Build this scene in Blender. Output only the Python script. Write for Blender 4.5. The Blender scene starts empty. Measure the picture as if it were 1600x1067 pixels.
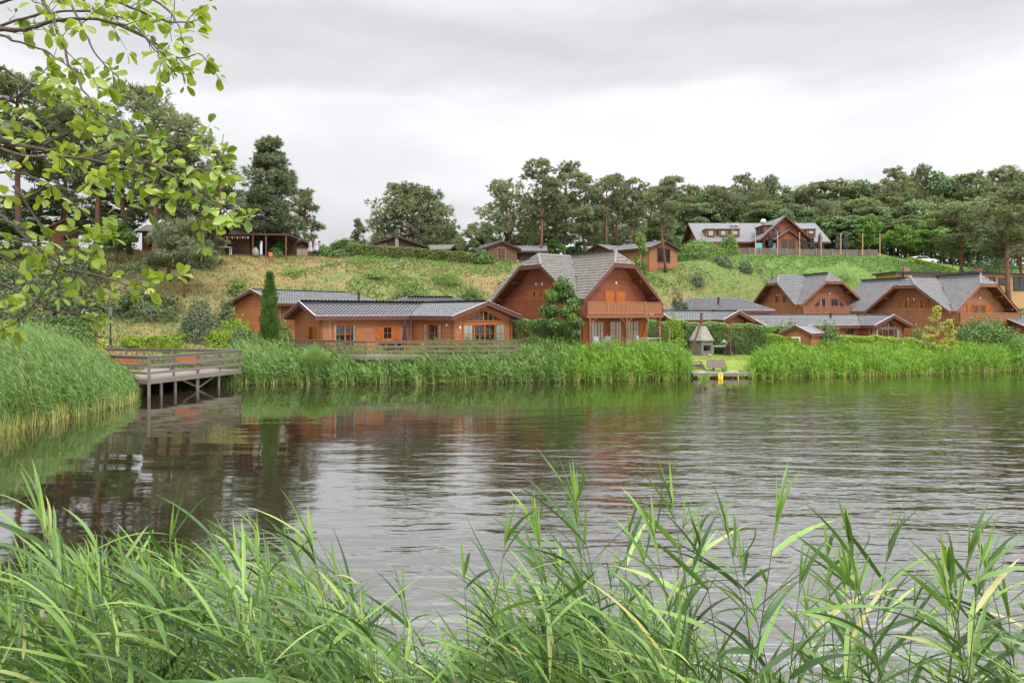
import bpy, math, random
import numpy as np
from mathutils import Vector, Matrix

S = bpy.context.scene
COL = S.collection
R = math.radians
F, HZ, CH = 1067.0, 488.0, 4.7          # focal length in photo pixels, horizon row, eye height above the water

# ------------------------------------------------------------------ camera, sky, sun, exposure
cd = bpy.data.cameras.new("camera")
cam = bpy.data.objects.new("camera", cd); COL.objects.link(cam)
cd.sensor_width = 36; cd.lens = 24.0; cd.shift_y = -0.0284
cd.clip_start = 0.05; cd.clip_end = 3000
cam.location = (0, 0, CH); cam.rotation_euler = (R(90), 0, 0)
S.camera = cam
S.view_settings.view_transform = 'Standard'
S.view_settings.look = 'None'
S.view_settings.gamma = 1.0
S.view_settings.exposure = 0.60
S.cycles.max_bounces = 8
S.cycles.transparent_max_bounces = 12

SUN_EL, SUN_AZ = 48.0, 150.0             # azimuth clockwise from +Y (into the picture): behind and to the right
W = bpy.data.worlds.new("World"); S.world = W
W.use_nodes = True
wn = W.node_tree.nodes; wl = W.node_tree.links
wn.clear()
def wnode(t, **k):
    n = wn.new(t)
    for a, b in k.items(): setattr(n, a, b)
    return n
def wmath(op, a, b=None, c=None, clamp=False):
    n = wnode('ShaderNodeMath', operation=op, use_clamp=clamp)
    for i, v in enumerate((a, b, c)):
        if v is None: continue
        if isinstance(v, (int, float)): n.inputs[i].default_value = v
        else: wl.new(v, n.inputs[i])
    return n.outputs[0]
tc = wnode('ShaderNodeTexCoord'); sp = wnode('ShaderNodeSeparateXYZ')
wl.new(tc.outputs['Generated'], sp.inputs[0])
hx, hy, hz = sp.outputs
hyp = wmath('SQRT', wmath('ADD', wmath('MULTIPLY', hx, hx), wmath('ADD', wmath('MULTIPLY', hy, hy), 1e-5)))
tt = wmath('DIVIDE', hz, hyp)
az = wmath('ARCTAN2', hx, hy)
cv = wnode('ShaderNodeCombineXYZ')
wl.new(wmath('MULTIPLY', az, 1.5), cv.inputs[0]); wl.new(wmath('MULTIPLY', tt, 4.5), cv.inputs[1])
n1 = wnode('ShaderNodeTexNoise'); n1.inputs['Scale'].default_value = 1.7; n1.inputs['Detail'].default_value = 7; n1.inputs['Roughness'].default_value = 0.52
wl.new(cv.outputs[0], n1.inputs['Vector'])
tw = wmath('ADD', tt, wmath('MULTIPLY', wmath('SUBTRACT', n1.outputs[0], 0.5), 0.22))
ramp = wnode('ShaderNodeValToRGB'); wl.new(tw, ramp.inputs[0])
cr = ramp.color_ramp; cr.interpolation = 'EASE'
def g(v, b=1.02): return (v, v * 0.995, v * b, 1)
cr.elements[0].position = 0.0; cr.elements[0].color = g(0.77)
cr.elements[1].position = 1.0; cr.elements[1].color = g(1.0)
for p, v in ((0.10, 0.75), (0.20, 0.90), (0.29, 0.88), (0.345, 0.70), (0.40, 0.645), (0.46, 0.76), (0.54, 1.0), (0.64, 1.15)):
    e = cr.elements.new(p); e.color = g(v)
# grey rain cloud low on the left half
left = wnode('ShaderNodeMapRange', interpolation_type='SMOOTHSTEP'); wl.new(wmath('ADD', az, wmath('MULTIPLY', wmath('SUBTRACT', n1.outputs[0], .5), .5)), left.inputs[0])
left.inputs[1].default_value = 0.12; left.inputs[2].default_value = -0.30; left.inputs[3].default_value = 0; left.inputs[4].default_value = 1
band = wnode('ShaderNodeMapRange', interpolation_type='SMOOTHSTEP'); wl.new(tw, band.inputs[0])
band.inputs[1].default_value = 0.34; band.inputs[2].default_value = 0.18; band.inputs[3].default_value = 0; band.inputs[4].default_value = 1
dk = wmath('SUBTRACT', 1.0, wmath('MULTIPLY', wmath('MULTIPLY', left.outputs[0], band.outputs[0]), 0.17))
# an overcast sky is brightest overhead
zen = wnode('ShaderNodeMapRange', interpolation_type='SMOOTHSTEP'); wl.new(hz, zen.inputs[0])
zen.inputs[1].default_value = 0.42; zen.inputs[2].default_value = 0.95; zen.inputs[3].default_value = 1.0; zen.inputs[4].default_value = 2.3
n2 = wnode('ShaderNodeTexNoise'); n2.inputs['Scale'].default_value = 3.2; n2.inputs['Detail'].default_value = 6
wl.new(cv.outputs[0], n2.inputs['Vector'])
wisp = wmath('ADD', 0.85, wmath('MULTIPLY', n2.outputs[0], 0.30))
# and brighter round the veiled sun, behind the camera
sd0 = (math.sin(R(SUN_AZ)) * math.cos(R(SUN_EL)), math.cos(R(SUN_AZ)) * math.cos(R(SUN_EL)), math.sin(R(SUN_EL)))
dt = wmath('ADD', wmath('ADD', wmath('MULTIPLY', hx, sd0[0]), wmath('MULTIPLY', hy, sd0[1])), wmath('MULTIPLY', hz, sd0[2]))
sung = wnode('ShaderNodeMapRange', interpolation_type='SMOOTHSTEP'); wl.new(dt, sung.inputs[0])
sung.inputs[1].default_value = 0.05; sung.inputs[2].default_value = 0.95; sung.inputs[3].default_value = 1.0; sung.inputs[4].default_value = 1.7
gain = wmath('MULTIPLY', wmath('MULTIPLY', wmath('MULTIPLY', wmath('MULTIPLY', dk, zen.outputs[0]), wisp), 0.79), sung.outputs[0])
bgc = wnode('ShaderNodeBackground'); wl.new(ramp.outputs[0], bgc.inputs[0]); wl.new(gain, bgc.inputs[1])
sky = wnode('ShaderNodeTexSky', sky_type='NISHITA', sun_disc=False)
sky.sun_elevation = R(SUN_EL); sky.sun_rotation = R(SUN_AZ)
bgs = wnode('ShaderNodeBackground'); wl.new(sky.outputs[0], bgs.inputs[0]); bgs.inputs[1].default_value = 0.08
mx = wnode('ShaderNodeMixShader'); mx.inputs[0].default_value = 0.94
wl.new(bgs.outputs[0], mx.inputs[1]); wl.new(bgc.outputs[0], mx.inputs[2])
wo = wnode('ShaderNodeOutputWorld'); wl.new(mx.outputs[0], wo.inputs[0])

sl = bpy.data.lights.new("sun", 'SUN'); sun = bpy.data.objects.new("sun", sl); COL.objects.link(sun)
sl.energy = 1.5; sl.angle = R(20); sl.color = (1.0, 0.96, 0.90)
sd = Vector((math.sin(R(SUN_AZ)) * math.cos(R(SUN_EL)), math.cos(R(SUN_AZ)) * math.cos(R(SUN_EL)), math.sin(R(SUN_EL))))
sun.rotation_euler = sd.to_track_quat('Z', 'Y').to_euler(); sun.location = (20, -30, 60)

# ------------------------------------------------------------------ materials
def newmat(name):
    m = bpy.data.materials.new(name); m.use_nodes = True
    nt = m.node_tree; nt.nodes.clear()
    out = nt.nodes.new('ShaderNodeOutputMaterial')
    return m, nt, out
def node(nt, t, ins=None, **k):
    n = nt.nodes.new(t)
    for a, b in k.items(): setattr(n, a, b)
    for a, b in (ins or {}).items():
        s = n.inputs[a]
        if hasattr(b, 'is_linked'): nt.links.new(b, s)
        else:
            if s.type == 'RGBA' and len(b) == 3: b = (*b, 1)
            s.default_value = b
    return n
def mixc(nt, f, a, b, blend='MIX'):
    n = nt.nodes.new('ShaderNodeMix'); n.data_type = 'RGBA'; n.blend_type = blend
    for i, v in ((0, f), (6, a), (7, b)):
        if hasattr(v, 'is_linked'): nt.links.new(v, n.inputs[i])
        else: n.inputs[i].default_value = (*v, 1) if isinstance(v, tuple) and len(v) == 3 else v
    return n.outputs[2]
def mth(nt, op, a, b=None, clamp=False):
    n = nt.nodes.new('ShaderNodeMath'); n.operation = op; n.use_clamp = clamp
    for i, v in enumerate((a, b)):
        if v is None: continue
        if hasattr(v, 'is_linked'): nt.links.new(v, n.inputs[i])
        else: n.inputs[i].default_value = v
    return n.outputs[0]
def rampn(nt, fac, stops):
    n = nt.nodes.new('ShaderNodeValToRGB'); nt.links.new(fac, n.inputs[0])
    e = n.color_ramp.elements
    e[0].position, e[0].color = stops[0][0], (*stops[0][1], 1)
    e[1].position, e[1].color = stops[-1][0], (*stops[-1][1], 1)
    for p, c in stops[1:-1]:
        x = e.new(p); x.color = (*c, 1)
    return n.outputs[0]
def noise(nt, scale, detail=4, vec=None, rough=0.55, dist=0.0):
    n = node(nt, 'ShaderNodeTexNoise', {'Scale': scale, 'Detail': detail, 'Roughness': rough, 'Distortion': dist})
    if vec is not None: nt.links.new(vec, n.inputs['Vector'])
    return n.outputs[0]
def coords(nt, which='Object', scale=None):
    v = nt.nodes.new('ShaderNodeTexCoord').outputs[which]
    if scale:
        mp = node(nt, 'ShaderNodeMapping', {'Vector': v, 'Scale': scale}); v = mp.outputs[0]
    return v

def plain(name, c1, c2=None, rough=0.7, scale=6.0, bump=0.0, bscale=None, spec=0.4, metal=0.0, vec_scale=None):
    m, nt, out = newmat(name)
    v = coords(nt, 'Object', vec_scale)
    c2 = c2 or tuple(x * 0.75 for x in c1)
    col = mixc(nt, noise(nt, scale, 5, v), c1, c2)
    b = node(nt, 'ShaderNodeBsdfPrincipled', {'Base Color': col, 'Roughness': rough, 'Specular IOR Level': spec, 'Metallic': metal})
    if bump:
        bp = node(nt, 'ShaderNodeBump', {'Height': noise(nt, bscale or scale * 4, 4, v), 'Strength': bump, 'Distance': 0.02})
        nt.links.new(bp.outputs[0], b.inputs['Normal'])
    nt.links.new(b.outputs[0], out.inputs[0])
    return m

def siding(name, c1, c2, pitch=0.145, rough=0.6):
    """horizontal log boards: rounded boards with dark joints, each board a slightly different tone"""
    m, nt, out = newmat(name)
    v = coords(nt, 'Object')
    s = node(nt, 'ShaderNodeSeparateXYZ', {0: v})
    zz = mth(nt, 'DIVIDE', s.outputs[2], pitch)
    fr = mth(nt, 'FRACT', zz)
    row = mth(nt, 'FLOOR', zz)
    wn_ = node(nt, 'ShaderNodeTexWhiteNoise', noise_dimensions='1D'); nt.links.new(row, wn_.inputs['W'])
    grain = noise(nt, 1.0, 6, coords(nt, 'Object', (2.0, 2.0, 30.0)), 0.6)
    blot = noise(nt, 0.9, 5, v)
    f = mth(nt, 'ADD', mth(nt, 'MULTIPLY', wn_.outputs[0], 0.45), mth(nt, 'MULTIPLY', grain, 0.55))
    col = mixc(nt, f, c1, c2)
    col = mixc(nt, mth(nt, 'MULTIPLY', mth(nt, 'GREATER_THAN', blot, 0.56), 0.22), col, tuple(x * 0.6 for x in c2))
    prof = mth(nt, 'SINE', mth(nt, 'MULTIPLY', fr, math.pi))
    prof = mth(nt, 'POWER', prof, 0.35)
    h = mth(nt, 'ADD', prof, mth(nt, 'MULTIPLY', grain, 0.12))
    bp = node(nt, 'ShaderNodeBump', {'Height': h, 'Strength': 0.9, 'Distance': 0.03})
    b = node(nt, 'ShaderNodeBsdfPrincipled', {'Base Color': col, 'Roughness': rough, 'Specular IOR Level': 0.3, 'Normal': bp.outputs[0]})
    nt.links.new(b.outputs[0], out.inputs[0])
    return m

def boards(name, c1, c2, axis_scale=(1, 1, 1), rough=0.7, bump=0.4):
    m, nt, out = newmat(name)
    v = coords(nt, 'Object', axis_scale)
    n_ = noise(nt, 3.0, 7, v, 0.65)
    n2_ = noise(nt, 1.1, 3, coords(nt, 'Object'))
    col = mixc(nt, mth(nt, 'MULTIPLY', mth(nt, 'ADD', n_, n2_), .5), c1, c2)
    bp = node(nt, 'ShaderNodeBump', {'Height': n_, 'Strength': bump, 'Distance': 0.01})
    b = node(nt, 'ShaderNodeBsdfPrincipled', {'Base Color': col, 'Roughness': rough, 'Specular IOR Level': 0.3, 'Normal': bp.outputs[0]})
    nt.links.new(b.outputs[0], out.inputs[0])
    return m

def tiles(name, c1, c2, rough, wu=0.30, wv=0.36, spec=0.5, moss=None, depth=0.06, relief=1.0):
    """pantiles: wave across, lap step down the slope (UV map in metres along eave / up slope)"""
    m, nt, out = newmat(name)
    uv = nt.nodes.new('ShaderNodeUVMap').outputs[0]
    s = node(nt, 'ShaderNodeSeparateXYZ', {0: uv})
    u = mth(nt, 'DIVIDE', s.outputs[0], wu); v = mth(nt, 'DIVIDE', s.outputs[1], wv)
    wav = mth(nt, 'MULTIPLY', mth(nt, 'SINE', mth(nt, 'MULTIPLY', u, 2 * math.pi)), 0.5)
    fv = mth(nt, 'FRACT', v)
    lap = mth(nt, 'SUBTRACT', 1.0, fv)
    lap = mth(nt, 'POWER', lap, 0.6)
    h = mth(nt, 'ADD', mth(nt, 'MULTIPLY', wav, relief), mth(nt, 'MULTIPLY', lap, 0.9 * relief))
    cmb = node(nt, 'ShaderNodeCombineXYZ', {0: mth(nt, 'FLOOR', u), 1: mth(nt, 'FLOOR', v)})
    wn_ = node(nt, 'ShaderNodeTexWhiteNoise', {'Vector': cmb.outputs[0]}, noise_dimensions='3D')
    blot = noise(nt, 0.8, 6, uv)
    col = mixc(nt, mth(nt, 'ADD', mth(nt, 'MULTIPLY', wn_.outputs[0], .5), mth(nt, 'MULTIPLY', blot, .5)), c1, c2)
    if moss: col = mixc(nt, mth(nt, 'MULTIPLY', mth(nt, 'GREATER_THAN', noise(nt, 2.5, 7, uv), 0.60), 0.6), col, moss)
    bp = node(nt, 'ShaderNodeBump', {'Height': h, 'Strength': 1.0, 'Distance': depth})
    rg = mth(nt, 'ADD', rough, mth(nt, 'MULTIPLY', mth(nt, 'SUBTRACT', wn_.outputs[0], .5), 0.12))
    b = node(nt, 'ShaderNodeBsdfPrincipled', {'Base Color': col, 'Roughness': rg, 'Specular IOR Level': spec, 'Normal': bp.outputs[0]})
    nt.links.new(b.outputs[0], out.inputs[0])
    return m

def foliage(name, stops, trans=0.35, rough=0.5, spec=0.25, nscale=0.6, namp=0.5, objvar=0.0):
    """leaf colour from the per-face attribute c (0..1) and slow noise, part translucent"""
    m, nt, out = newmat(name)
    a = node(nt, 'ShaderNodeAttribute', attribute_name='c')
    nz = noise(nt, nscale, 3, coords(nt, 'Object'))
    f = mth(nt, 'ADD', a.outputs['Fac'], mth(nt, 'MULTIPLY', mth(nt, 'SUBTRACT', nz, 0.5), namp))
    if objvar:
        oi = nt.nodes.new('ShaderNodeObjectInfo')
        f = mth(nt, 'ADD', f, mth(nt, 'MULTIPLY', mth(nt, 'SUBTRACT', oi.outputs['Random'], 0.5), objvar))
    col = rampn(nt, f, stops)
    b = node(nt, 'ShaderNodeBsdfPrincipled', {'Base Color': col, 'Roughness': rough, 'Specular IOR Level': spec})
    t = node(nt, 'ShaderNodeBsdfTranslucent', {'Color': mixc(nt, 1.0, col, (1.15, 1.1, 0.6), 'MULTIPLY')})
    mxs = node(nt, 'ShaderNodeMixShader', {0: trans, 1: b.outputs[0], 2: t.outputs[0]})
    nt.links.new(mxs.outputs[0], out.inputs[0])
    return m

def glassmat(name):
    m, nt, out = newmat(name)
    lw = node(nt, 'ShaderNodeFresnel', {'IOR': 1.5})
    f = mth(nt, 'ADD', mth(nt, 'MULTIPLY', lw.outputs[0], 0.7), 0.03, True)
    gl = node(nt, 'ShaderNodeBsdfGlossy', {'Roughness': 0.03, 'Color': (1, 1, 1)})
    tr = node(nt, 'ShaderNodeBsdfTransparent', {'Color': (.82, .85, .84)})
    mxs = node(nt, 'ShaderNodeMixShader', {0: f, 1: tr.outputs[0], 2: gl.outputs[0]})
    nt.links.new(mxs.outputs[0], out.inputs[0])
    return m

M = {}
M['log_orange'] = siding('log_orange', (0.42, 0.168, 0.070), (0.295, 0.108, 0.044))
M['log_red'] = siding('log_red', (0.32, 0.098, 0.042), (0.17, 0.052, 0.026))
M['log_tan'] = siding('log_tan', (0.36, 0.160, 0.078), (0.255, 0.108, 0.053))
M['log_dark'] = siding('log_dark', (0.075, 0.034, 0.026), (0.045, 0.022, 0.018))
M['log_brown'] = siding('log_brown', (0.155, 0.080, 0.048), (0.10, 0.050, 0.032))
M['fascia'] = boards('fascia_brown', (0.135, 0.052, 0.036), (0.085, 0.034, 0.025), (1, 1, 6))
M['fascia_dark'] = boards('fascia_dark', (0.070, 0.038, 0.026), (0.045, 0.026, 0.02), (1, 1, 6))
M['fascia_tan'] = boards('fascia_tan', (0.235, 0.10, 0.046), (0.15, 0.06, 0.03), (1, 1, 6))
M['soffit'] = boards('soffit', (0.17, 0.065, 0.03), (0.11, 0.04, 0.02), (6, 1, 1))
M['frame'] = boards('orange_frame', (0.42, 0.135, 0.022), (0.30, 0.085, 0.016), (4, 4, 1))
M['shutter'] = boards('orange_shutter', (0.42, 0.125, 0.02), (0.29, 0.08, 0.014), (8, 8, 1))
M['balcony'] = boards('balcony_wood', (0.33, 0.145, 0.072), (0.20, 0.08, 0.042), (5, 5, 2))
M['post_wood'] = boards('post_wood', (0.21, 0.085, 0.045), (0.12, 0.048, 0.028), (6, 6, 1))
M['grey_wood'] = boards('grey_wood', (0.205, 0.168, 0.138), (0.088, 0.072, 0.060), (2, 2, 9))
M['grey_post'] = boards('grey_post', (0.30, 0.26, 0.23), (0.14, 0.115, 0.10), (7, 7, 1))
M['deck_top'] = boards('deck_boards', (0.25, 0.225, 0.205), (0.16, 0.138, 0.122), (1, 8, 1))
M['pale_deck'] = boards('pale_deck', (0.36, 0.34, 0.31), (0.24, 0.22, 0.195), (8, 1, 1))
M['brown_rail'] = boards('brown_rail', (0.20, 0.13, 0.09), (0.10, 0.062, 0.045), (2, 2, 9))
M['pale_wood'] = boards('pale_wood', (0.52, 0.33, 0.16), (0.38, 0.23, 0.11), (6, 6, 1))
M['bench_orange'] = boards('bench_orange', (0.42, 0.13, 0.04), (0.26, 0.075, 0.025), (2, 6, 6))
M['rust_pole'] = boards('rust_pole', (0.17, 0.075, 0.045), (0.08, 0.036, 0.026), (6, 6, 1))
M['tile_black'] = tiles('glazed_black_tiles', (0.045, 0.046, 0.053), (0.075, 0.076, 0.085), 0.2, spec=0.9, relief=0)
M['tile_grey'] = tiles('grey_tiles', (0.115, 0.115, 0.118), (0.075, 0.074, 0.077), 0.40, spec=0.55, relief=0)
M['tile_brown'] = tiles('weathered_tiles', (0.145, 0.128, 0.112), (0.085, 0.076, 0.068), 0.5, spec=0.4, relief=0, moss=(0.13, 0.135, 0.08))
M['tile_edge_shade'] = plain('tile_edge_shade', (0.014, 0.014, 0.016), (0.022, 0.021, 0.021), 0.9, 4)  # front edges of the tiles, lap shadow painted in as near-black
M['shingle'] = tiles('grey_shingle', (0.185, 0.185, 0.19), (0.14, 0.14, 0.148), 0.7, wu=0.5, wv=0.2, spec=0.25, depth=0.012)
M['shingle_brown'] = tiles('brown_shingle', (0.15, 0.135, 0.115), (0.10, 0.092, 0.082), 0.75, wu=0.5, wv=0.22, spec=0.2, depth=0.015, moss=(0.12, 0.13, 0.07))
M['ridge'] = plain('ridge_tile', (0.20, 0.185, 0.165), (0.12, 0.115, 0.10), 0.55, 5)
M['ridge_black'] = plain('ridge_tile_black', (0.055, 0.057, 0.065), (0.035, 0.036, 0.042), 0.25, 5, spec=0.9)
M['verge'] = plain('verge_metal', (0.50, 0.50, 0.51), (0.38, 0.38, 0.39), 0.4, 5)
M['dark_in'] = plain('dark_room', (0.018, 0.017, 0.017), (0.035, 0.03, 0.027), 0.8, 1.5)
M['curtain'] = plain('curtain', (0.72, 0.70, 0.64), (0.5, 0.48, 0.43), 0.9, 3.0, vec_scale=(9, 9, 0.4))
M['blind'] = plain('white_blind', (0.80, 0.80, 0.80), (0.7, 0.7, 0.7), 0.8, 2.0)
M['glass'] = glassmat('window_glass')
M['white'] = plain('white_paint', (0.78, 0.78, 0.76), (0.66, 0.66, 0.65), 0.5, 6)
M['zinc'] = plain('zinc_pipe', (0.36, 0.37, 0.38), (0.25, 0.26, 0.27), 0.45, 6, metal=0.4)
M['black'] = plain('black_iron', (0.018, 0.019, 0.021), (0.03, 0.03, 0.032), 0.45, 8)
M['navy_cloth'] = plain('dark_parasol_cloth', (0.028, 0.028, 0.042), (0.016, 0.016, 0.024), 0.85, 5, vec_scale=(6, 6, .5))
M['mauve_cloth'] = plain('pale_parasol_cloth', (0.44, 0.41, 0.44), (0.34, 0.31, 0.34), 0.85, 5, vec_scale=(6, 6, .5))
M['stone'] = plain('grey_stone', (0.25, 0.225, 0.195), (0.06, 0.055, 0.048), 0.9, 4.0, bump=0.8, bscale=9)
M['stone_light'] = plain('pale_stone', (0.40, 0.37, 0.33), (0.085, 0.078, 0.068), 0.9, 4.0, bump=0.7, bscale=9)
M['brick'] = plain('brick', (0.33, 0.165, 0.11), (0.22, 0.11, 0.08), 0.9, 6, bump=.5)
M['plastic'] = plain('dark_rattan', (0.04, 0.042, 0.046), (0.025, 0.026, 0.028), 0.6, 20)
M['grey_furn'] = plain('grey_furniture', (0.36, 0.36, 0.36), (0.24, 0.24, 0.25), 0.6, 12)
M['yellow'] = plain('yellow_sign', (0.85, 0.56, 0.02), (0.75, 0.48, 0.02), 0.5, 6)
M['terracotta'] = plain('terracotta', (0.42, 0.16, 0.085), (0.30, 0.11, 0.06), 0.8, 8)
M['teal'] = plain('teal_paint', (0.16, 0.42, 0.42), (0.11, 0.32, 0.33), 0.5, 6)
M['bark'] = plain('dark_bark', (0.115, 0.082, 0.062), (0.05, 0.036, 0.028), 0.95, 4, bump=1.0, bscale=7, vec_scale=(3, 3, 0.6))
M['bark_pine'] = None
M['bark_grey'] = plain('grey_branch_bark', (0.14, 0.115, 0.085), (0.065, 0.05, 0.04), 0.9, 14, bump=0.8, bscale=60)
M['bark_birch'] = plain('birch_bark', (0.62, 0.60, 0.56), (0.12, 0.11, 0.10), 0.9, 3, vec_scale=(1, 1, 4))
def pinebark():
    m, nt, out = newmat('pine_bark')
    v = coords(nt, 'Object')
    s = node(nt, 'ShaderNodeSeparateXYZ', {0: v})
    hgt = mth(nt, 'ADD', mth(nt, 'DIVIDE', s.outputs[2], 16.0), mth(nt, 'MULTIPLY', mth(nt, 'SUBTRACT', noise(nt, 1.2, 4, v), .5), .35))
    n_ = noise(nt, 4, 6, coords(nt, 'Object', (2.5, 2.5, .7)))
    a = mixc(nt, n_, (0.15, 0.095, 0.07), (0.055, 0.038, 0.03))
    b_ = mixc(nt, n_, (0.34, 0.165, 0.095), (0.19, 0.095, 0.06))
    mr = node(nt, 'ShaderNodeMapRange', {0: hgt, 1: 0.2, 2: 0.5})
    col = mixc(nt, mr.outputs[0], a, b_)
    bp = node(nt, 'ShaderNodeBump', {'Height': n_, 'Strength': 1.0, 'Distance': 0.05})
    b = node(nt, 'ShaderNodeBsdfPrincipled', {'Base Color': col, 'Roughness': 0.9, 'Specular IOR Level': 0.2, 'Normal': bp.outputs[0]})
    nt.links.new(b.outputs[0], out.inputs[0]); return m
M['bark_pine'] = pinebark()
G = lambda a, b, c: (a, b, c)
M['needles'] = foliage('pine_needles', [(0, (0.10, 0.122, 0.074)), (0.5, (0.20, 0.24, 0.135)), (1, (0.34, 0.39, 0.20))], 0.35, 0.6, 0.2, 0.5, 0.5, 0.25)
M['needles_dark'] = foliage('dark_needles', [(0, (0.085, 0.108, 0.068)), (0.5, (0.175, 0.215, 0.125)), (1, (0.29, 0.335, 0.18))], 0.32, 0.6, 0.2, 0.5, 0.5, 0.2)
M['juniper'] = foliage('juniper_leaves', [(0, (0.034, 0.056, 0.026)), (0.5, (0.082, 0.118, 0.052)), (1, (0.16, 0.205, 0.09))], 0.2, 0.6, 0.2, 0.5, 0.5)
M['leaf_wood'] = foliage('wood_leaves', [(0, (0.082, 0.135, 0.066)), (0.5, (0.185, 0.275, 0.125)), (1, (0.31, 0.41, 0.18))], 0.3, 0.5, 0.25, 0.35, 0.5, 0.35)
M['leaf_young'] = foliage('young_leaves', [(0, (0.075, 0.15, 0.035)), (0.5, (0.15, 0.255, 0.055)), (1, (0.26, 0.37, 0.095))], 0.35, 0.5, 0.25, 0.5, 0.5, 0.2)
M['leaf_hedge'] = foliage('hedge_leaves', [(0, (0.035, 0.078, 0.018)), (0.5, (0.092, 0.175, 0.036)), (1, (0.22, 0.33, 0.065))], 0.25, 0.4, 0.35, 0.8, 0.6)
M['leaf_bright'] = foliage('bright_shrub_leaves', [(0, (0.10, 0.175, 0.012)), (0.5, (0.21, 0.32, 0.022)), (1, (0.36, 0.45, 0.05))], 0.35, 0.45, 0.3, 0.8, 0.5)
M['leaf_grey'] = foliage('grey_green_leaves', [(0, (0.05, 0.075, 0.04)), (0.5, (0.12, 0.165, 0.085)), (1, (0.24, 0.29, 0.17))], 0.25, 0.5, 0.25, 0.8, 0.5)
M['leaf_yellow'] = foliage('yellow_conifer', [(0, (0.17, 0.22, 0.04)), (0.5, (0.38, 0.41, 0.08)), (1, (0.60, 0.58, 0.17))], 0.3, 0.5, 0.25, 0.8, 0.5)
M['leaf_dry'] = foliage('dry_topped_hedge', [(0, (0.045, 0.075, 0.02)), (0.5, (0.12, 0.155, 0.035)), (1, (0.28, 0.225, 0.06))], 0.25, 0.5, 0.25, 0.8, 0.6)
M['leaf_cypress'] = foliage('cypress_leaves', [(0, (0.032, 0.066, 0.016)), (0.5, (0.085, 0.15, 0.034)), (1, (0.19, 0.28, 0.065))], 0.15, 0.5, 0.25, 1.2, 0.5)
M['leaf_alder'] = foliage('branch_leaves', [(0, (0.075, 0.145, 0.022)), (0.5, (0.24, 0.35, 0.042)), (1, (0.50, 0.57, 0.11))], 0.42, 0.36, 0.5, 3.0, 0.6)
M['reed'] = foliage('reed_leaves', [(0, (0.42, 0.34, 0.15)), (0.16, (0.32, 0.33, 0.10)), (0.28, (0.085, 0.17, 0.035)), (0.6, (0.155, 0.275, 0.065)), (1, (0.29, 0.40, 0.155))], 0.35, 0.40, 0.45, 0.5, 0.22)
M['reed_bright'] = foliage('bright_reed_leaves', [(0, (0.42, 0.35, 0.14)), (0.16, (0.33, 0.36, 0.08)), (0.28, (0.085, 0.20, 0.018)), (0.6, (0.175, 0.335, 0.035)), (1, (0.31, 0.46, 0.075))], 0.35, 0.42, 0.4, 0.5, 0.22)
M['reed_near'] = foliage('near_reed_leaves', [(0, (0.032, 0.075, 0.020)), (0.45, (0.082, 0.170, 0.036)), (0.8, (0.21, 0.36, 0.075)), (0.93, (0.33, 0.47, 0.13)), (1, (0.42, 0.40, 0.15))], 0.30, 0.34, 0.45, 2.5, 0.35, 0.25)
M['reed_stem'] = plain('reed_stem', (0.10, 0.135, 0.045), (0.055, 0.065, 0.035), 0.5, 6)
M['rose'] = plain('pink_rose', (0.62, 0.20, 0.20), (0.72, 0.42, 0.40), 0.7, 3)
M['flower_yellow'] = plain('yellow_flower', (0.72, 0.58, 0.03), (0.62, 0.48, 0.03), 0.7, 3)

def grassland(name, kind):
    """dry gold and green patches placed by the ground position, shared by the soil and the grass blades"""
    m, nt, out = newmat(name)
    v = coords(nt, 'Object')
    big = noise(nt, 0.085, 4, v, 0.55, 0.6)
    mid = noise(nt, 0.55, 5, v, 0.6)
    fine = noise(nt, 6.0, 4, v)
    s = node(nt, 'ShaderNodeSeparateXYZ', {0: v})
    # greener to the upper right, as the slope below the lodge
    gr = node(nt, 'ShaderNodeMapRange', {0: mth(nt, 'ADD', mth(nt, 'MULTIPLY', s.outputs[0], 0.012), mth(nt, 'MULTIPLY', mth(nt, 'SUBTRACT', s.outputs[2], 7), 0.085)), 1: 0.1, 2: 1.3, 3: -0.08, 4: 0.42})
    f = mth(nt, 'ADD', mth(nt, 'ADD', mth(nt, 'MULTIPLY', big, 0.62), mth(nt, 'MULTIPLY', mid, 0.60)), gr.outputs[0])
    if kind == 'blade':
        a = node(nt, 'ShaderNodeAttribute', attribute_name='c')
        f = mth(nt, 'ADD', f, mth(nt, 'MULTIPLY', mth(nt, 'SUBTRACT', a.outputs['Fac'], .5), .30))
    else:
        f = mth(nt, 'ADD', f, mth(nt, 'MULTIPLY', mth(nt, 'SUBTRACT', fine, .5), .25))
    col = rampn(nt, f, [(0.34, (0.175, 0.112, 0.055)), (0.44, (0.225, 0.165, 0.072)), (0.54, (0.18, 0.165, 0.064)), (0.63, (0.125, 0.155, 0.048)), (0.95, (0.11, 0.19, 0.045))])
    b = node(nt, 'ShaderNodeBsdfPrincipled', {'Base Color': col, 'Roughness': 0.85, 'Specular IOR Level': 0.15})
    if kind == 'blade':
        t = node(nt, 'ShaderNodeBsdfTranslucent', {'Color': col})
        mxs = node(nt, 'ShaderNodeMixShader', {0: 0.3, 1: b.outputs[0], 2: t.outputs[0]})
        nt.links.new(mxs.outputs[0], out.inputs[0])
    else:
        bp = node(nt, 'ShaderNodeBump', {'Height': fine, 'Strength': 0.7, 'Distance': 0.15})
        nt.links.new(bp.outputs[0], b.inputs['Normal'])
        nt.links.new(b.outputs[0], out.inputs[0])
    return m
M['ground'] = grassland('hill_ground', 'soil')
M['hill_blade'] = grassland('hill_blades', 'blade')
M['lawn'] = plain('lawn_green', (0.155, 0.225, 0.032), (0.235, 0.285, 0.052), 0.9, 1.2, bump=0.7, bscale=25)
M['bank'] = plain('bank_soil', (0.09, 0.08, 0.045), (0.05, 0.055, 0.03), 0.95, 3, bump=.6)
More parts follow.
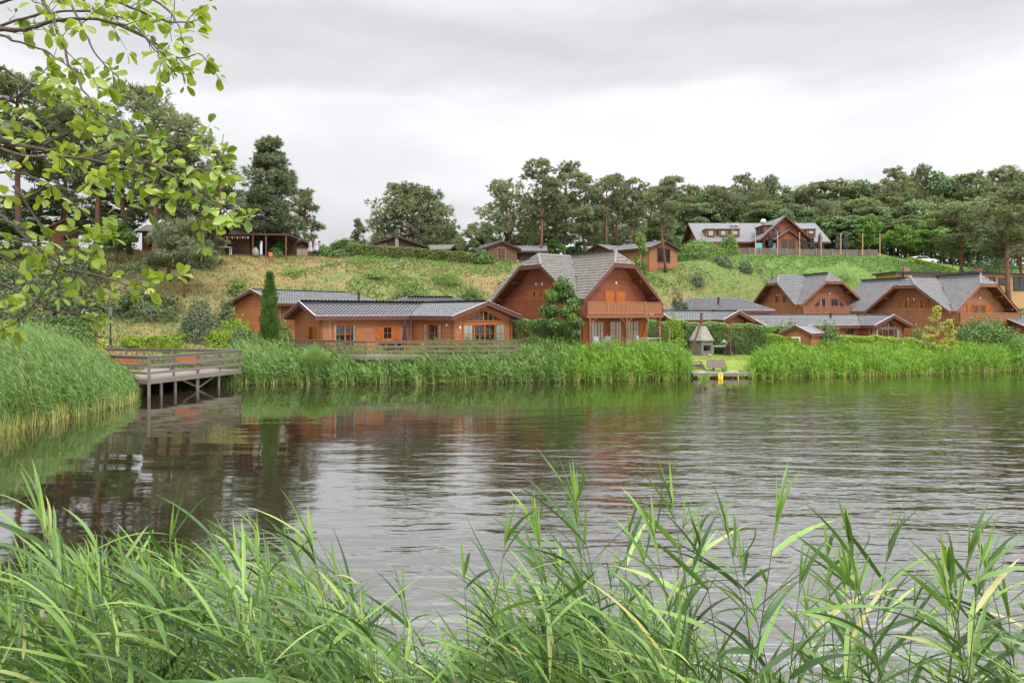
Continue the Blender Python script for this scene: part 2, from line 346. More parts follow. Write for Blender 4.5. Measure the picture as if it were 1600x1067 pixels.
M['path'] = plain('gravel_path', (0.36, 0.32, 0.27), (0.26, 0.23, 0.2), 0.95, 8, bump=.5)

def watermat():
    m, nt, out = newmat('lake_water')
    v = coords(nt, 'Object')
    s = node(nt, 'ShaderNodeSeparateXYZ', {0: v})
    # long low wavelets crossing the view, finer ripples where the breeze reaches
    wa = noise(nt, 1.0, 3, node(nt, 'ShaderNodeMapping', {'Vector': v, 'Rotation': (0, 0, R(13)), 'Scale': (0.34, 1.25, 1)}).outputs[0], 0.5, 0.35)
    wb = noise(nt, 1.0, 3, node(nt, 'ShaderNodeMapping', {'Vector': v, 'Rotation': (0, 0, R(-12)), 'Scale': (0.75, 3.0, 1)}).outputs[0], 0.55, 0.2)
    wc = noise(nt, 1.0, 2, node(nt, 'ShaderNodeMapping', {'Vector': v, 'Rotation': (0, 0, R(5)), 'Scale': (0.12, 0.4, 1)}).outputs[0], 0.5)
    breeze = noise(nt, 1.0, 3, node(nt, 'ShaderNodeMapping', {'Vector': v, 'Scale': (0.06, 0.09, 1), 'Location': (3.1, 1.7, 0)}).outputs[0], 0.5)
    rt = node(nt, 'ShaderNodeMapRange', {0: mth(nt, 'ADD', s.outputs[0], mth(nt, 'MULTIPLY', breeze, 9)), 1: -9.0, 2: 12.0, 3: 0.05, 4: 0.8}, interpolation_type='SMOOTHSTEP')
    fr = node(nt, 'ShaderNodeMapRange', {0: mth(nt, 'SUBTRACT', s.outputs[1], mth(nt, 'MULTIPLY', node(nt, 'ShaderNodeClamp', {0: s.outputs[0], 1: 0.0, 2: 18.0}).outputs[0], 0.8)), 1: 22.0, 2: 35.0, 3: 1.0, 4: 0.12}, interpolation_type='SMOOTHSTEP')
    amp = mth(nt, 'MULTIPLY', rt.outputs[0], fr.outputs[0])
    h = mth(nt, 'ADD', mth(nt, 'MULTIPLY', mth(nt, 'ADD', mth(nt, 'MULTIPLY', wa, 1.0), mth(nt, 'MULTIPLY', wb, 0.36)), amp), mth(nt, 'MULTIPLY', wc, 0.35))
    bp = node(nt, 'ShaderNodeBump', {'Height': h, 'Strength': 1.0, 'Distance': 0.082})
    lw = node(nt, 'ShaderNodeFresnel', {'IOR': 1.33, 'Normal': bp.outputs[0]})
    f = mth(nt, 'ADD', mth(nt, 'MULTIPLY', lw.outputs[0], 0.56), 0.42, True)
    gl = node(nt, 'ShaderNodeBsdfGlossy', {'Roughness': 0.035, 'Color': (0.94, 0.955, 0.94), 'Normal': bp.outputs[0]})
    df = node(nt, 'ShaderNodeBsdfPrincipled', {'Base Color': (0.024, 0.018, 0.010), 'Roughness': 0.6, 'Specular IOR Level': 0.0})
    mxs = node(nt, 'ShaderNodeMixShader', {0: f, 1: df.outputs[0], 2: gl.outputs[0]})
    nt.links.new(mxs.outputs[0], out.inputs[0]); return m
M['water'] = watermat()

# ------------------------------------------------------------------ helpers
def at(px, py, Y):
    """a point of the place whose photo pixel and distance are known"""
    return Vector(((px - 800) / F * Y, Y, CH - (py - HZ) / F * Y))

def tag(o, label=None, cat=None, group=None, kind=None):
    if label: o['label'] = label
    if cat: o['category'] = cat
    if group: o['group'] = group
    if kind: o['kind'] = kind
    return o

def empty(name, loc=(0, 0, 0), rz=0.0, label=None, cat=None, group=None, scale=None):
    o = bpy.data.objects.new(name, None); COL.objects.link(o)
    o.location = loc; o.rotation_euler = (0, 0, rz); o.empty_display_size = 0.3
    if scale: o.scale = scale
    return tag(o, label, cat, group)

def obj(name, me, parent=None, loc=None, rz=0.0):
    o = bpy.data.objects.new(name, me); COL.objects.link(o)
    if parent is not None: o.parent = parent
    if loc is not None: o.location = loc
    o.rotation_euler = (0, 0, rz)
    return o

def copy_tree(o, parent=None):
    c = o.copy(); COL.objects.link(c)
    if parent is not None: c.parent = parent
    for ch in list(o.children): copy_tree(ch, c)
    return c

class MB:
    """collects shapes for ONE mesh"""
    def __init__(s): s.v = []; s.f = []; s.m = []; s.uv = {}
    def poly(s, pts, mi=0, uv=None):
        b = len(s.v); s.v += [tuple(p) for p in pts]
        if uv: s.uv[len(s.f)] = uv
        s.f.append(list(range(b, b + len(pts)))); s.m.append(mi)
    def hexa(s, c, mi=0):
        """8 corners: bottom ring ccw then top ring ccw"""
        b = len(s.v); s.v += [tuple(p) for p in c]
        for q in ((3, 2, 1, 0), (4, 5, 6, 7), (0, 1, 5, 4), (1, 2, 6, 5), (2, 3, 7, 6), (3, 0, 4, 7)):
            s.f.append([b + i for i in q]); s.m.append(mi)
    def box(s, x0, x1, y0, y1, z0, z1, mi=0):
        s.hexa([(x0, y0, z0), (x1, y0, z0), (x1, y1, z0), (x0, y1, z0), (x0, y0, z1), (x1, y0, z1), (x1, y1, z1), (x0, y1, z1)], mi)
    def beam(s, p0, p1, w, h, mi=0, up=(0, 0, 1)):
        p0 = Vector(p0); p1 = Vector(p1); d = (p1 - p0).normalized()
        u = Vector(up)
        if abs(d.dot(u)) > 0.98: u = Vector((0, 1, 0))
        sd_ = d.cross(u).normalized() * (w / 2); up_ = sd_.cross(d).normalized() * (h / 2)
        s.hexa([p0 - sd_ - up_, p0 + sd_ - up_, p1 + sd_ - up_, p1 - sd_ - up_, p0 - sd_ + up_, p0 + sd_ + up_, p1 + sd_ + up_, p1 - sd_ + up_], mi)
    def tube(s, pts, rad, n=8, mi=0, cap=True):
        pts = [Vector(p) for p in pts]
        if isinstance(rad, (int, float)): rad = [rad] * len(pts)
        b = len(s.v); prev = None
        for i, p in enumerate(pts):
            d = (pts[min(i + 1, len(pts) - 1)] - pts[max(i - 1, 0)])
            d = d.normalized() if d.length > 1e-9 else Vector((0, 0, 1))
            if prev is None:
                a = Vector((1, 0, 0)) if abs(d.x) < 0.9 else Vector((0, 1, 0))
                u = d.cross(a).normalized()
            else:
                u = (prev - d * prev.dot(d)); u = u.normalized() if u.length > 1e-6 else d.orthogonal().normalized()
            prev = u; w = d.cross(u)
            for k in range(n):
                t = 2 * math.pi * k / n
                s.v.append(tuple(p + (u * math.cos(t) + w * math.sin(t)) * rad[i]))
        for i in range(len(pts) - 1):
            for k in range(n):
                k2 = (k + 1) % n
                s.f.append([b + i * n + k, b + i * n + k2, b + (i + 1) * n + k2, b + (i + 1) * n + k]); s.m.append(mi)
        if cap:
            s.f.append([b + k for k in range(n)][::-1]); s.m.append(mi)
            s.f.append([b + (len(pts) - 1) * n + k for k in range(n)]); s.m.append(mi)
    def lathe(s, prof, n=12, c=(0, 0, 0), mi=0):
        s.tube([(c[0], c[1], c[2] + z) for r, z in prof], [max(r, 1e-3) for r, z in prof], n, mi)
    def prism(s, prof, a0, a1, axis='x', mi=0):
        """closed profile in the plane across the axis, pulled from a0 to a1"""
        n = len(prof)
        P = (lambda q, a: (a, q[0], q[1])) if axis == 'x' else (lambda q, a: (q[0], a, q[1]))
        b = len(s.v)
        s.v += [P(q, a0) for q in prof] + [P(q, a1) for q in prof]
        s.f.append([b + i for i in range(n)][::-1]); s.m.append(mi)
        s.f.append([b + n + i for i in range(n)]); s.m.append(mi)
        for i in range(n):
            j = (i + 1) % n
            s.f.append([b + i, b + j, b + n + j, b + n + i]); s.m.append(mi)
    def build(s, name, mats, parent=None, loc=None, rz=0.0, smooth=False):
        me = bpy.data.meshes.new(name); me.from_pydata(s.v, [], s.f)
        if not isinstance(mats, (list, tuple)): mats = [mats]
        for m in mats: me.materials.append(m)
        if len(mats) > 1: me.polygons.foreach_set('material_index', s.m)
        if s.uv:
            l = me.uv_layers.new(name='UVMap')
            for fi, uv in s.uv.items():
                p = me.polygons[fi]
                for k, li in enumerate(p.loop_indices): l.data[li].uv = uv[k]
        if smooth: me.polygons.foreach_set('use_smooth', [True] * len(me.polygons))
        me.update()
        return obj(name, me, parent, loc, rz)

def fastmesh(name, verts, quads, mats, c=None, mi=None, smooth=False):
    me = bpy.data.meshes.new(name)
    nv, nf = len(verts), len(quads)
    me.vertices.add(nv); me.vertices.foreach_set('co', np.ascontiguousarray(verts, dtype=np.float32).ravel())
    me.loops.add(nf * 4); me.loops.foreach_set('vertex_index', np.ascontiguousarray(quads, dtype=np.int32).ravel())
    me.polygons.add(nf); me.polygons.foreach_set('loop_start', np.arange(nf, dtype=np.int32) * 4)
    for m in (mats if isinstance(mats, (list, tuple)) else [mats]): me.materials.append(m)
    if mi is not None: me.polygons.foreach_set('material_index', np.ascontiguousarray(mi, dtype=np.int32))
    if c is not None:
        a = me.attributes.new('c', 'FLOAT', 'FACE'); a.data.foreach_set('value', np.ascontiguousarray(c, dtype=np.float32))
    if smooth: me.polygons.foreach_set('use_smooth', np.ones(nf, dtype=bool))
    me.update(calc_edges=True)
    return me

def nrm(a): return a / np.maximum(np.linalg.norm(a, axis=-1, keepdims=True), 1e-9)

def ribbons(base, d, L, w, droop, segs=4, prof=None, wind=None, roll=None, c=None, fold=0.0, rng=None):
    """blades: base (N,3), start direction, length, width, sag; returns verts, quads, c"""
    N = len(base)
    L = np.broadcast_to(L, (N,)); w = np.broadcast_to(w, (N,)); droop = np.broadcast_to(droop, (N,))
    t = np.linspace(0, 1, segs + 1)
    if prof is None: prof = np.interp(t, [0, .25, .6, 1], [.55, 1, .75, .04])
    P = base[:, None, :] + d[:, None, :] * (L[:, None] * t)[:, :, None]
    P[:, :, 2] -= (droop * L)[:, None] * t ** 2
    if wind is not None: P += wind[:, None, :] * (t ** 2)[None, :, None]
    side = np.cross(d, np.array([0, 0, 1.0]))
    bad = np.linalg.norm(side, axis=1) < 0.15
    side[bad] = np.array([1.0, 0.3, 0])
    side = nrm(side)
    if roll is not None:
        up = np.cross(side, d)
        side = side * np.cos(roll)[:, None] + up * np.sin(roll)[:, None]
    off = side[:, None, :] * (w[:, None] * prof[None, :] * 0.5)[:, :, None]
    if fold:
        upv = nrm(np.cross(side, d))
        lift = upv[:, None, :] * (w[:, None] * prof[None, :] * 0.5 * fold)[:, :, None]
        V = np.stack([P - off + lift, P, P + off + lift], axis=2).reshape(-1, 3)
        k = 3
    else:
        V = np.stack([P - off, P + off], axis=2).reshape(-1, 3); k = 2
    bi = (np.arange(N) * (segs + 1) * k)[:, None] + (np.arange(segs) * k)[None, :]
    bi = bi.ravel()
    qs = []
    for j in range(k - 1): qs.append(np.stack([bi + j, bi + j + 1, bi + k + j + 1, bi + k + j], axis=1))
    Q = np.stack(qs, axis=1).reshape(-1, 4)
    if c is None: c = np.full(N, .5)
    C = np.repeat(np.broadcast_to(c, (N,)), segs * (k - 1))
    return V, Q, C

def merge(*parts):
    V = []; Q = []; C = []; o = 0
    for v, q, c in parts:
        V.append(v); Q.append(q + o); C.append(c); o += len(v)
    return np.concatenate(V), np.concatenate(Q), np.concatenate(C)

def cards(P, Ndir, size, c, rng, aspect=0.6):
    """one folded leaf-shaped quad per point, lying across its normal"""
    N = len(P); size = np.broadcast_to(size, (N,))
    r = nrm(rng.normal(size=(N, 3))); a = nrm(np.cross(Ndir, r)); b = np.cross(nrm(Ndir), a)
    a = a * size[:, None] * .5; b = b * (size * aspect)[:, None] * .5
    V = np.stack([P - a, P + b - a * .1, P + a, P - b - a * .1], axis=1).reshape(-1, 3)
    Q = np.arange(N * 4).reshape(-1, 4)
    return V, Q, np.broadcast_to(c, (N,)).astype(float)

def snoise(x, y, seed=0.0, f=1.0):
    """smooth value in about -1..1 from a few sines"""
    x = np.asarray(x) * f; y = np.asarray(y) * f
    return (np.sin(x * 1.0 + 1.7 * np.sin(y * .7 + seed) + seed * 1.3) + np.sin(y * 1.3 + 1.3 * np.sin(x * .9 - seed * .7) + seed * 2.1)
            + .6 * np.sin(x * 2.3 - y * 1.9 + seed * 3.3) + .4 * np.sin(x * 4.1 + y * 3.7 + seed)) / 3.0

# ------------------------------------------------------------------ the lie of the land
SH = np.array([(-1400, 10), (-800, 14), (-300, 20), (0, 27), (100, 31), (180, 34.5), (216, 37), (235, 45.5), (380, 45.2), (500, 45.6), (700, 46.0), (880, 47), (1080, 49.0), (1180, 49.6), (1400, 51.5), (1600, 56.0), (2000, 68), (2600, 80)], float)
#            px    foot Y  z    crest Y  z     beyond: Y  z
CT = np.array([(-900, 30, 1.5, 66, 11, 110, 12), (-300, 38, 1.5, 74, 12, 130, 13), (0, 42, 1.5, 78, 12.3, 130, 13), (200, 49, 1.5, 82, 12.2, 130, 13), (340, 54, 1.9, 86, 12.0, 130, 12.8),
               (450, 60, 2.0, 90, 12.1, 130, 12.9), (560, 63, 2.0, 92, 12.3, 130, 13), (700, 68, 2.0, 95, 12.0, 130, 13), (800, 70, 2.0, 95, 11.7, 130, 13), (1050, 80, 1.8, 102, 12.1, 130, 14.5),
               (1150, 86, 1.5, 110, 13.6, 130, 16.2), (1250, 94, 1.5, 116, 14.2, 130, 16.3), (1370, 94, 1.2, 117, 14.2, 132, 16.3), (1450, 92, 1.0, 116, 12.4, 140, 15), (1530, 90, .8, 114, 9.5, 150, 15), (1700, 88, .8, 112, 9, 150, 15), (2600, 88, .8, 120, 9, 160, 14)], float)
def land(x, y, rough=True):
    x = np.asarray(x, float); y = np.asarray(y, float)
    px = 800 + F * x / np.maximum(y, 1.0)
    ys = np.interp(px, SH[:, 0], SH[:, 1])
    yf, zf, yc, zc, yp, zp = [np.interp(px, CT[:, 0], CT[:, i]) for i in range(1, 7)]
    s = y - ys
    z1 = np.minimum(zf * .62, 1.0)
    z = np.where(s < 0, np.maximum(-1.5, s * .35),
        np.where(s < 4, z1 * np.clip(s / 4, 0, 1) ** .8,
        np.where(y < yf, z1 + (zf - z1) * np.clip((y - ys - 4) / np.maximum(yf - ys - 4, .1), 0, 1),
        np.where(y < yc, 0, np.where(y < yp, zc + (zp - zc) * np.clip((y - yc) / (yp - yc), 0, 1), zp + np.minimum(y - yp, 200) * .03)))))
    k = np.clip((y - yf) / (yc - yf), 0, 1)
    kk = k * .82 + .18 * k * k * (3 - 2 * k) - .05 * np.sin(k * np.pi * 2)
    z = np.where((y >= yf) & (y < yc) & (s > 4), zf + (zc - zf) * kk, z)
    if rough:
        w = np.clip(k * 5, 0, 1) * np.clip((1.0 - k) * 6, 0.12, 1)
        z = z + np.where(s > 4, w * (snoise(x, y, 1.0, .35) * .38 + snoise(x, y, 4.0, 1.1) * .13), 0)
    return z
def landz(x, y): return float(land(np.array([x]), np.array([y]))[0])
def ground(px, Y):
    x = (px - 800) / F * Y
    return Vector((x, Y, landz(x, Y)))

def grid_mesh(name, X, Y, Z, m):
    r, c_ = X.shape
    V = np.stack([X, Y, Z], axis=-1).reshape(-1, 3)
    i = np.arange(r * c_).reshape(r, c_)
    Q = np.stack([i[:-1, :-1], i[:-1, 1:], i[1:, 1:], i[1:, :-1]], axis=-1).reshape(-1, 4)
    return fastmesh(name, V, Q, m, smooth=True)

us = (np.concatenate([np.arange(-1400, -100, 50), np.arange(-100, 1750, 10), np.arange(1750, 2600, 50)]) - 800) / F
Ys = np.concatenate([np.arange(9, 26, 1.0), np.arange(26, 130, .8), np.arange(130, 200, 5), np.array([210, 240, 280, 340, 450, 650, 1000])])
UU, YY = np.meshgrid(us, Ys)
tag(obj('ground', grid_mesh('ground', UU * YY, YY, land(UU * YY, YY), M['ground'])), kind='structure')
# the bank one stands on
bx, by = np.meshgrid(np.linspace(-30, 30, 90), np.linspace(-25, 10.5, 60))
bz = np.where(by < 0.5, 3.1, np.maximum(3.1 - (by - .5) * .44, -1.6)) + snoise(bx, by, 2., .9) * .08
tag(obj('bank', grid_mesh('bank', bx, by, bz, M['bank'])), kind='structure')
def bankz(x, y):
    return np.where(y < 0.5, 3.1, np.maximum(3.1 - (y - .5) * .44, -1.6))
wb = MB(); wb.poly([(-160, 5.5, 0), (160, 5.5, 0), (160, 95, 0), (-160, 95, 0)])
tag(wb.build('lake_water', M['water']), kind='structure')
# mown lawn between the reeds
lu, lY = np.meshgrid((np.linspace(1062, 1245, 40) - 800) / F, np.linspace(50.0, 59.5, 30))
tag(obj('lawn', grid_mesh('lawn', lu * lY, lY, land(lu * lY, lY) + .03, M['lawn'])), kind='structure')

# ------------------------------------------------------------------ building kit
def tile_relief(tb, P, nn, hdir, vdir, wu=.30, wv=.36):
    """every pantile as a curved shell lapping over the one below"""
    U = [(p.dot(hdir), p.dot(vdir)) for p in P]; off = P[0].dot(nn)
    u0, u1 = min(u for u, v in U), max(u for u, v in U); v0, v1 = min(v for u, v in U), max(v for u, v in U)
    def inside(u, v):
        r = False; j = len(U) - 1
        for i in range(len(U)):
            (a, b), (c, d) = U[i], U[j]
            if (b > v) != (d > v) and u < (c - a) * (v - b) / (d - b) + a: r = not r
            j = i
        return r
    pos = lambda u, v, h: hdir * u + vdir * v + nn * (off + h)
    ts = (0, .22, .5, .78, 1.0); hs = (.008, .072, .046, .010, .008)
    rr_ = random.Random(int(u1 * 100))
    for r in range(int((v1 - v0) / wv) + 1):
        for c in range(int((u1 - u0) / wu) + 2):
            ua = u0 + c * wu; va = v0 + r * wv
            if not inside(ua + wu * .5, min(va + wv * .5, v1 - .03)): continue
            j = rr_.uniform(-.004, .006)
            lo = [(ua + t * wu, va - .02, h + .046 + j) for t, h in zip(ts, hs)]; hi = [(ua + t * wu, va + wv + .02, h + .004 + j) for t, h in zip(ts, hs)]
            for k in range(4):
                a, b, d, e = lo[k], lo[k + 1], hi[k + 1], hi[k]
                tb.poly([pos(*a), pos(*b), pos(*d), pos(*e)], 0, [a[:2], b[:2], d[:2], e[:2]])
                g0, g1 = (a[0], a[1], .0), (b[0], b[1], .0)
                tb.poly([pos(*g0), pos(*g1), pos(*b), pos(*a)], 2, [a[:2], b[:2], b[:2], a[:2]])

def roof(parent, polys, thick, m_tile, m_fascia, verge=True, name='roof'):
    """tiled slopes from their upper outlines, with soffit; fascia boards along every free edge"""
    tb = MB(); fb = MB()
    cnt = {}
    key = lambda p: tuple(round(a, 3) for a in p)
    for P in polys:
        n = len(P)
        for i in range(n):
            e = (key(P[i]), key(P[(i + 1) % n])); k = tuple(sorted(e)); cnt[k] = cnt.get(k, 0) + 1
    for P in polys:
        P = [Vector(p) for p in P]
        nn = Vector((0, 0, 0))
        for i in range(len(P)):
            a, b = P[i], P[(i + 1) % len(P)]; nn += a.cross(b)
        nn.normalize()
        if nn.z < 0: nn = -nn; P = P[::-1]
        hdir = nn.cross(Vector((0, 0, 1)))
        hdir = hdir.normalized() if hdir.length > 1e-5 else Vector((1, 0, 0))
        vdir = nn.cross(hdir).normalized()
        if vdir.z < 0: vdir = -vdir
        tb.poly(P, 0, [(p.dot(hdir), p.dot(vdir)) for p in P])
        tb.poly([p - Vector((0, 0, thick)) for p in P][::-1], 1)
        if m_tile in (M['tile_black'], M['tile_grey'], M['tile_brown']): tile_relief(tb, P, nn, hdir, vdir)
    o = None
    pts_on = [key(p) for P in polys for p in P]
    for P in polys:
        n = len(P)
        for i in range(n):
            a, b = Vector(P[i]), Vector(P[(i + 1) % n]); k = tuple(sorted((key(a), key(b))))
            if cnt[k] > 1: continue
            d = (b - a)
            if d.length < .05: continue
            # is this edge covered by another, longer edge? (collinear overlaps inside the roof)
            inner = False
            mid = (a + b) / 2
            for P2 in polys:
                if P2 is P: continue
                m2 = len(P2)
                for j in range(m2):
                    c_, e_ = Vector(P2[j]), Vector(P2[(j + 1) % m2]); ce = e_ - c_
                    if ce.length < .05: continue
                    t = (mid - c_).dot(ce) / ce.length_squared
                    if 0.001 < t < .999 and (c_ + ce * t - mid).length < .02: inner = True
            if inner: continue
            out = d.cross(Vector((0, 0, 1))).normalized()
            cen = sum((Vector(p) for p in P), Vector()) / n
            if out.dot(mid - cen) < 0: out = -out
            ex = d.normalized() * .02
            w = .04
            za, zb = -thick - .03, 0.035
            fb.hexa([a - ex + Vector((0, 0, za)), b + ex + Vector((0, 0, za)), b + ex + out * w + Vector((0, 0, za)), a - ex + out * w + Vector((0, 0, za)),
                     a - ex + Vector((0, 0, zb)), b + ex + Vector((0, 0, zb)), b + ex + out * w + Vector((0, 0, zb)), a - ex + out * w + Vector((0, 0, zb))], 0)
            if verge:
                fb.hexa([a - ex - out * .03 + Vector((0, 0, .038)), b + ex - out * .03 + Vector((0, 0, .038)), b + ex + out * (w + .03) + Vector((0, 0, .038)), a - ex + out * (w + .03) + Vector((0, 0, .038)),
                         a - ex - out * .03 + Vector((0, 0, .075)), b + ex - out * .03 + Vector((0, 0, .075)), b + ex + out * (w + .03) + Vector((0, 0, .075)), a - ex + out * (w + .03) + Vector((0, 0, .075))], 1)
    o = tb.build(name, [m_tile, M['soffit'], M['tile_edge_shade']], parent)
    fb.build('fascia', [m_fascia, M['verge']], parent)
    return o

def ridgecap(parent, segs, m, r=.085, step=.34):
    b = MB()
    for p0, p1 in segs:
        p0 = Vector(p0); p1 = Vector(p1); n = max(1, int((p1 - p0).length / step))
        for i in range(n):
            a = p0.lerp(p1, i / n); c = p0.lerp(p1, (i + 1.12) / n if i < n - 1 else 1)
            b.tube([a, c], [r * 1.12, r * .86], 8)
    return b.build('ridge_cap', m, parent)

def win(parent, x, y, z, ang, w, h, cols=2, rows=2, leaves=1, shutters=0, curtain=0.0, blind=0.0, frame='frame', name='window', sill=True, bw=.085, label=None):
    """a framed opening set on a wall; local x to the right, -y out of the wall; z is its lower edge"""
    mb = MB()
    d0, d1 = -.075, .03
    mb.box(-w / 2 - bw, w / 2 + bw, d0, d1, h, h + bw); mb.box(-w / 2 - bw, w / 2 + bw, d0, d1, -bw, 0)
    mb.box(-w / 2 - bw, -w / 2, d0, d1, 0, h); mb.box(w / 2, w / 2 + bw, d0, d1, 0, h)
    if sill: mb.box(-w / 2 - bw - .04, w / 2 + bw + .04, -.12, -.077, -bw - .02, -bw + .04)
    lw_ = w / leaves
    for k in range(leaves):
        a = -w / 2 + k * lw_; b = a + lw_
        st = .05
        for (q0, q1) in ((a, a + st), (b - st, b)): mb.box(q0, q1, -.06, -.028, 0, h)
        mb.box(a + st, b - st, -.06, -.028, 0, st * 1.4); mb.box(a + st, b - st, -.06, -.028, h - st, h)
        for i in range(1, cols):
            c = a + st + (lw_ - 2 * st) * i / cols; mb.box(c - .013, c + .013, -.056, -.03, st * 1.4, h - st)
        for i in range(1, rows):
            c = st + (h - 2 * st) * i / rows; mb.box(a + st, b - st, -.054, -.031, c - .013, c + .013)
    mb.poly([(-w / 2, -.004, 0), (w / 2, -.004, 0), (w / 2, -.004, h), (-w / 2, -.004, h)], 1)
    o = mb.build(name, [M[frame], M['dark_in']], parent, (x, y, z), ang)
    if label: o['label'] = label
    g_ = MB(); g_.poly([(-w / 2, -.04, 0), (w / 2, -.04, 0), (w / 2, -.04, h), (-w / 2, -.04, h)])
    g_.build('pane', M['glass'], o)
    if curtain:
        for sgn in (-1, 1):
            c_ = MB(); n = 8; ww = w * curtain / 2
            for i in range(n):
                a = sgn * (w / 2 - ww * i / n); b = sgn * (w / 2 - ww * (i + 1) / n)
                ya, yb = (-.022, -.012) if i % 2 else (-.012, -.022)
                q = [(a, ya, .02), (b, yb, .02), (b, yb, h), (a, ya, h)]
                c_.poly(q)
            c_.build('curtain', M['curtain'], o)
    if blind:
        c_ = MB(); c_.poly([(-w / 2 + .03, -.016, h * (1 - blind)), (w / 2 - .03, -.016, h * (1 - blind)), (w / 2 - .03, -.016, h), (-w / 2 + .03, -.016, h)]); c_.build('blind', M['blind'], o)
    if shutters:
        sw = shutters
        for sgn in (-1, 1):
            sh = MB(); cx = sgn * (w / 2 + bw + sw / 2 + .02)
            nb = 4
            for i in range(nb):
                a = cx - sw / 2 + sw * i / nb; sh.box(a + .004, a + sw / nb - .004, -.05, -.018, -.05, h + .05)
            for zz in (.12, h - .12): sh.box(cx - sw / 2 + .01, cx + sw / 2 - .01, -.072, -.051, zz - .05, zz + .05)
            sh.beam((cx - sgn * sw * .42, -.061, .17), (cx + sgn * sw * .42, -.061, h - .17), .02, .07, up=(0, -1, 0))
            sh.build('shutter', M['shutter'], o)
    return o

def gablewin(parent, x, y, z, ang, half, h, n, frame='frame', h0=.06):
    """a triangular row of panes under a gable"""
    mb = MB(); f = .06
    mb.beam((-half, -.05, 0), (half, -.05, 0), .06, .07); 
    mb.beam((-half, -.05, h0), (0, -.05, h), .06, .07); mb.beam((0, -.05, h), (half, -.05, h0), .06, .07)
    for i in range(1, n):
        xx = -half + 2 * half * i / n
        top = h0 + (h - h0) * (1 - abs(xx) / half)
        w_ = .11 if abs(xx) < .01 else .05
        mb.box(xx - w_ / 2, xx + w_ / 2, -.075, -.03, .03, top)
    mb.poly([(-half, -.006, 0), (half, -.006, 0), (half, -.006, h0), (0, -.006, h), (-half, -.006, h0)], 1)
    o = mb.build('gable_window', [M[frame], M['dark_in']], parent, (x, y, z), ang)
    g_ = MB(); g_.poly([(-half, -.04, 0), (half, -.04, 0), (half, -.04, h0), (0, -.04, h), (-half, -.04, h0)]); g_.build('pane', M['glass'], o)
    return o

def downpipe(parent, x, y, z0, z1, ang=0):
    b = MB(); b.tube([(0, -.02, z1), (0, .12, z1 - .18), (0, .12, z0)], .045, 8); b.build('downpipe', M['zinc'], parent, (x, y, 0), ang)

def lamp_on_wall(parent, x, y, z, ang):
    b = MB(); b.box(-.06, .06, -.10, 0, -.02, .16); b.build('wall_lamp', M['white'], parent, (x, y, z), ang)

def ell_bungalow(loc, rz, L, W_, a, p, ze, zr, wall, tile, fascia, label, cat='bungalow', flue=True, front=True, group=None):
    """long log bungalow with a cross wing: main ridge along x, wing of the same width coming forward at its right end"""
    t = empty('log_bungalow', loc, rz, label, cat, group)
    xc = (a + L) / 2; T = .24
    polys = [[(0, 0, ze), (a, 0, ze), (xc, W_ / 2, zr), (0, W_ / 2, zr)],
             [(a, -p, ze), (xc, -p, zr), (xc, W_ / 2, zr), (a, 0, ze)],
             [(xc, -p, zr), (L, -p, ze), (L, W_, ze), (xc, W_, zr)],
             [(0, W_, ze), (0, W_ / 2, zr), (xc, W_ / 2, zr), (a, W_, ze)],
             [(a, W_, ze), (xc, W_ / 2, zr), (xc, W_, zr)]]
    roof(t, polys, T, tile, fascia)
    ridgecap(t, [((0, W_ / 2, zr), (xc, W_ / 2, zr)), ((xc, -p, zr), (xc, W_, zr))], M['ridge_black'])
    o_ = .5; k = (zr - ze) / (W_ / 2)
    b = MB()
    e = ze + k * o_ - T - .01
    b.prism([(o_, -1.2), (W_ - o_, -1.2), (W_ - o_, e), (W_ / 2, zr - T - .01), (o_, e)], .6, a + .6, 'x')
    hw = (L - a) / 2; k2 = (zr - ze) / hw; e2 = ze + k2 * o_ - T - .01
    b.prism([(a + o_, -1.2), (L - o_, -1.2), (L - o_, e2), (xc, zr - T - .01), (a + o_, e2)], -p + .65, W_ - .6, 'y')
    b.build('log_wall', wall, t)
    for (x, y) in ((.6, o_), (a + o_, -p + .65), (L - o_, -p + .65)):
        c = MB(); c.box(x - .09, x + .09, y - .09, y + .09, -1.2, e - .02); c.build('corner_post', M['post_wood'], t)
    if flue:
        f = MB(); f.lathe([(.09, 0), (.09, .55), (.15, .58), (.15, .7), (.05, .78)], 10, (a * .84, W_ / 2 - .9, zr - .5)); f.build('flue_pipe', M['black'], t)
    return t, e, xc

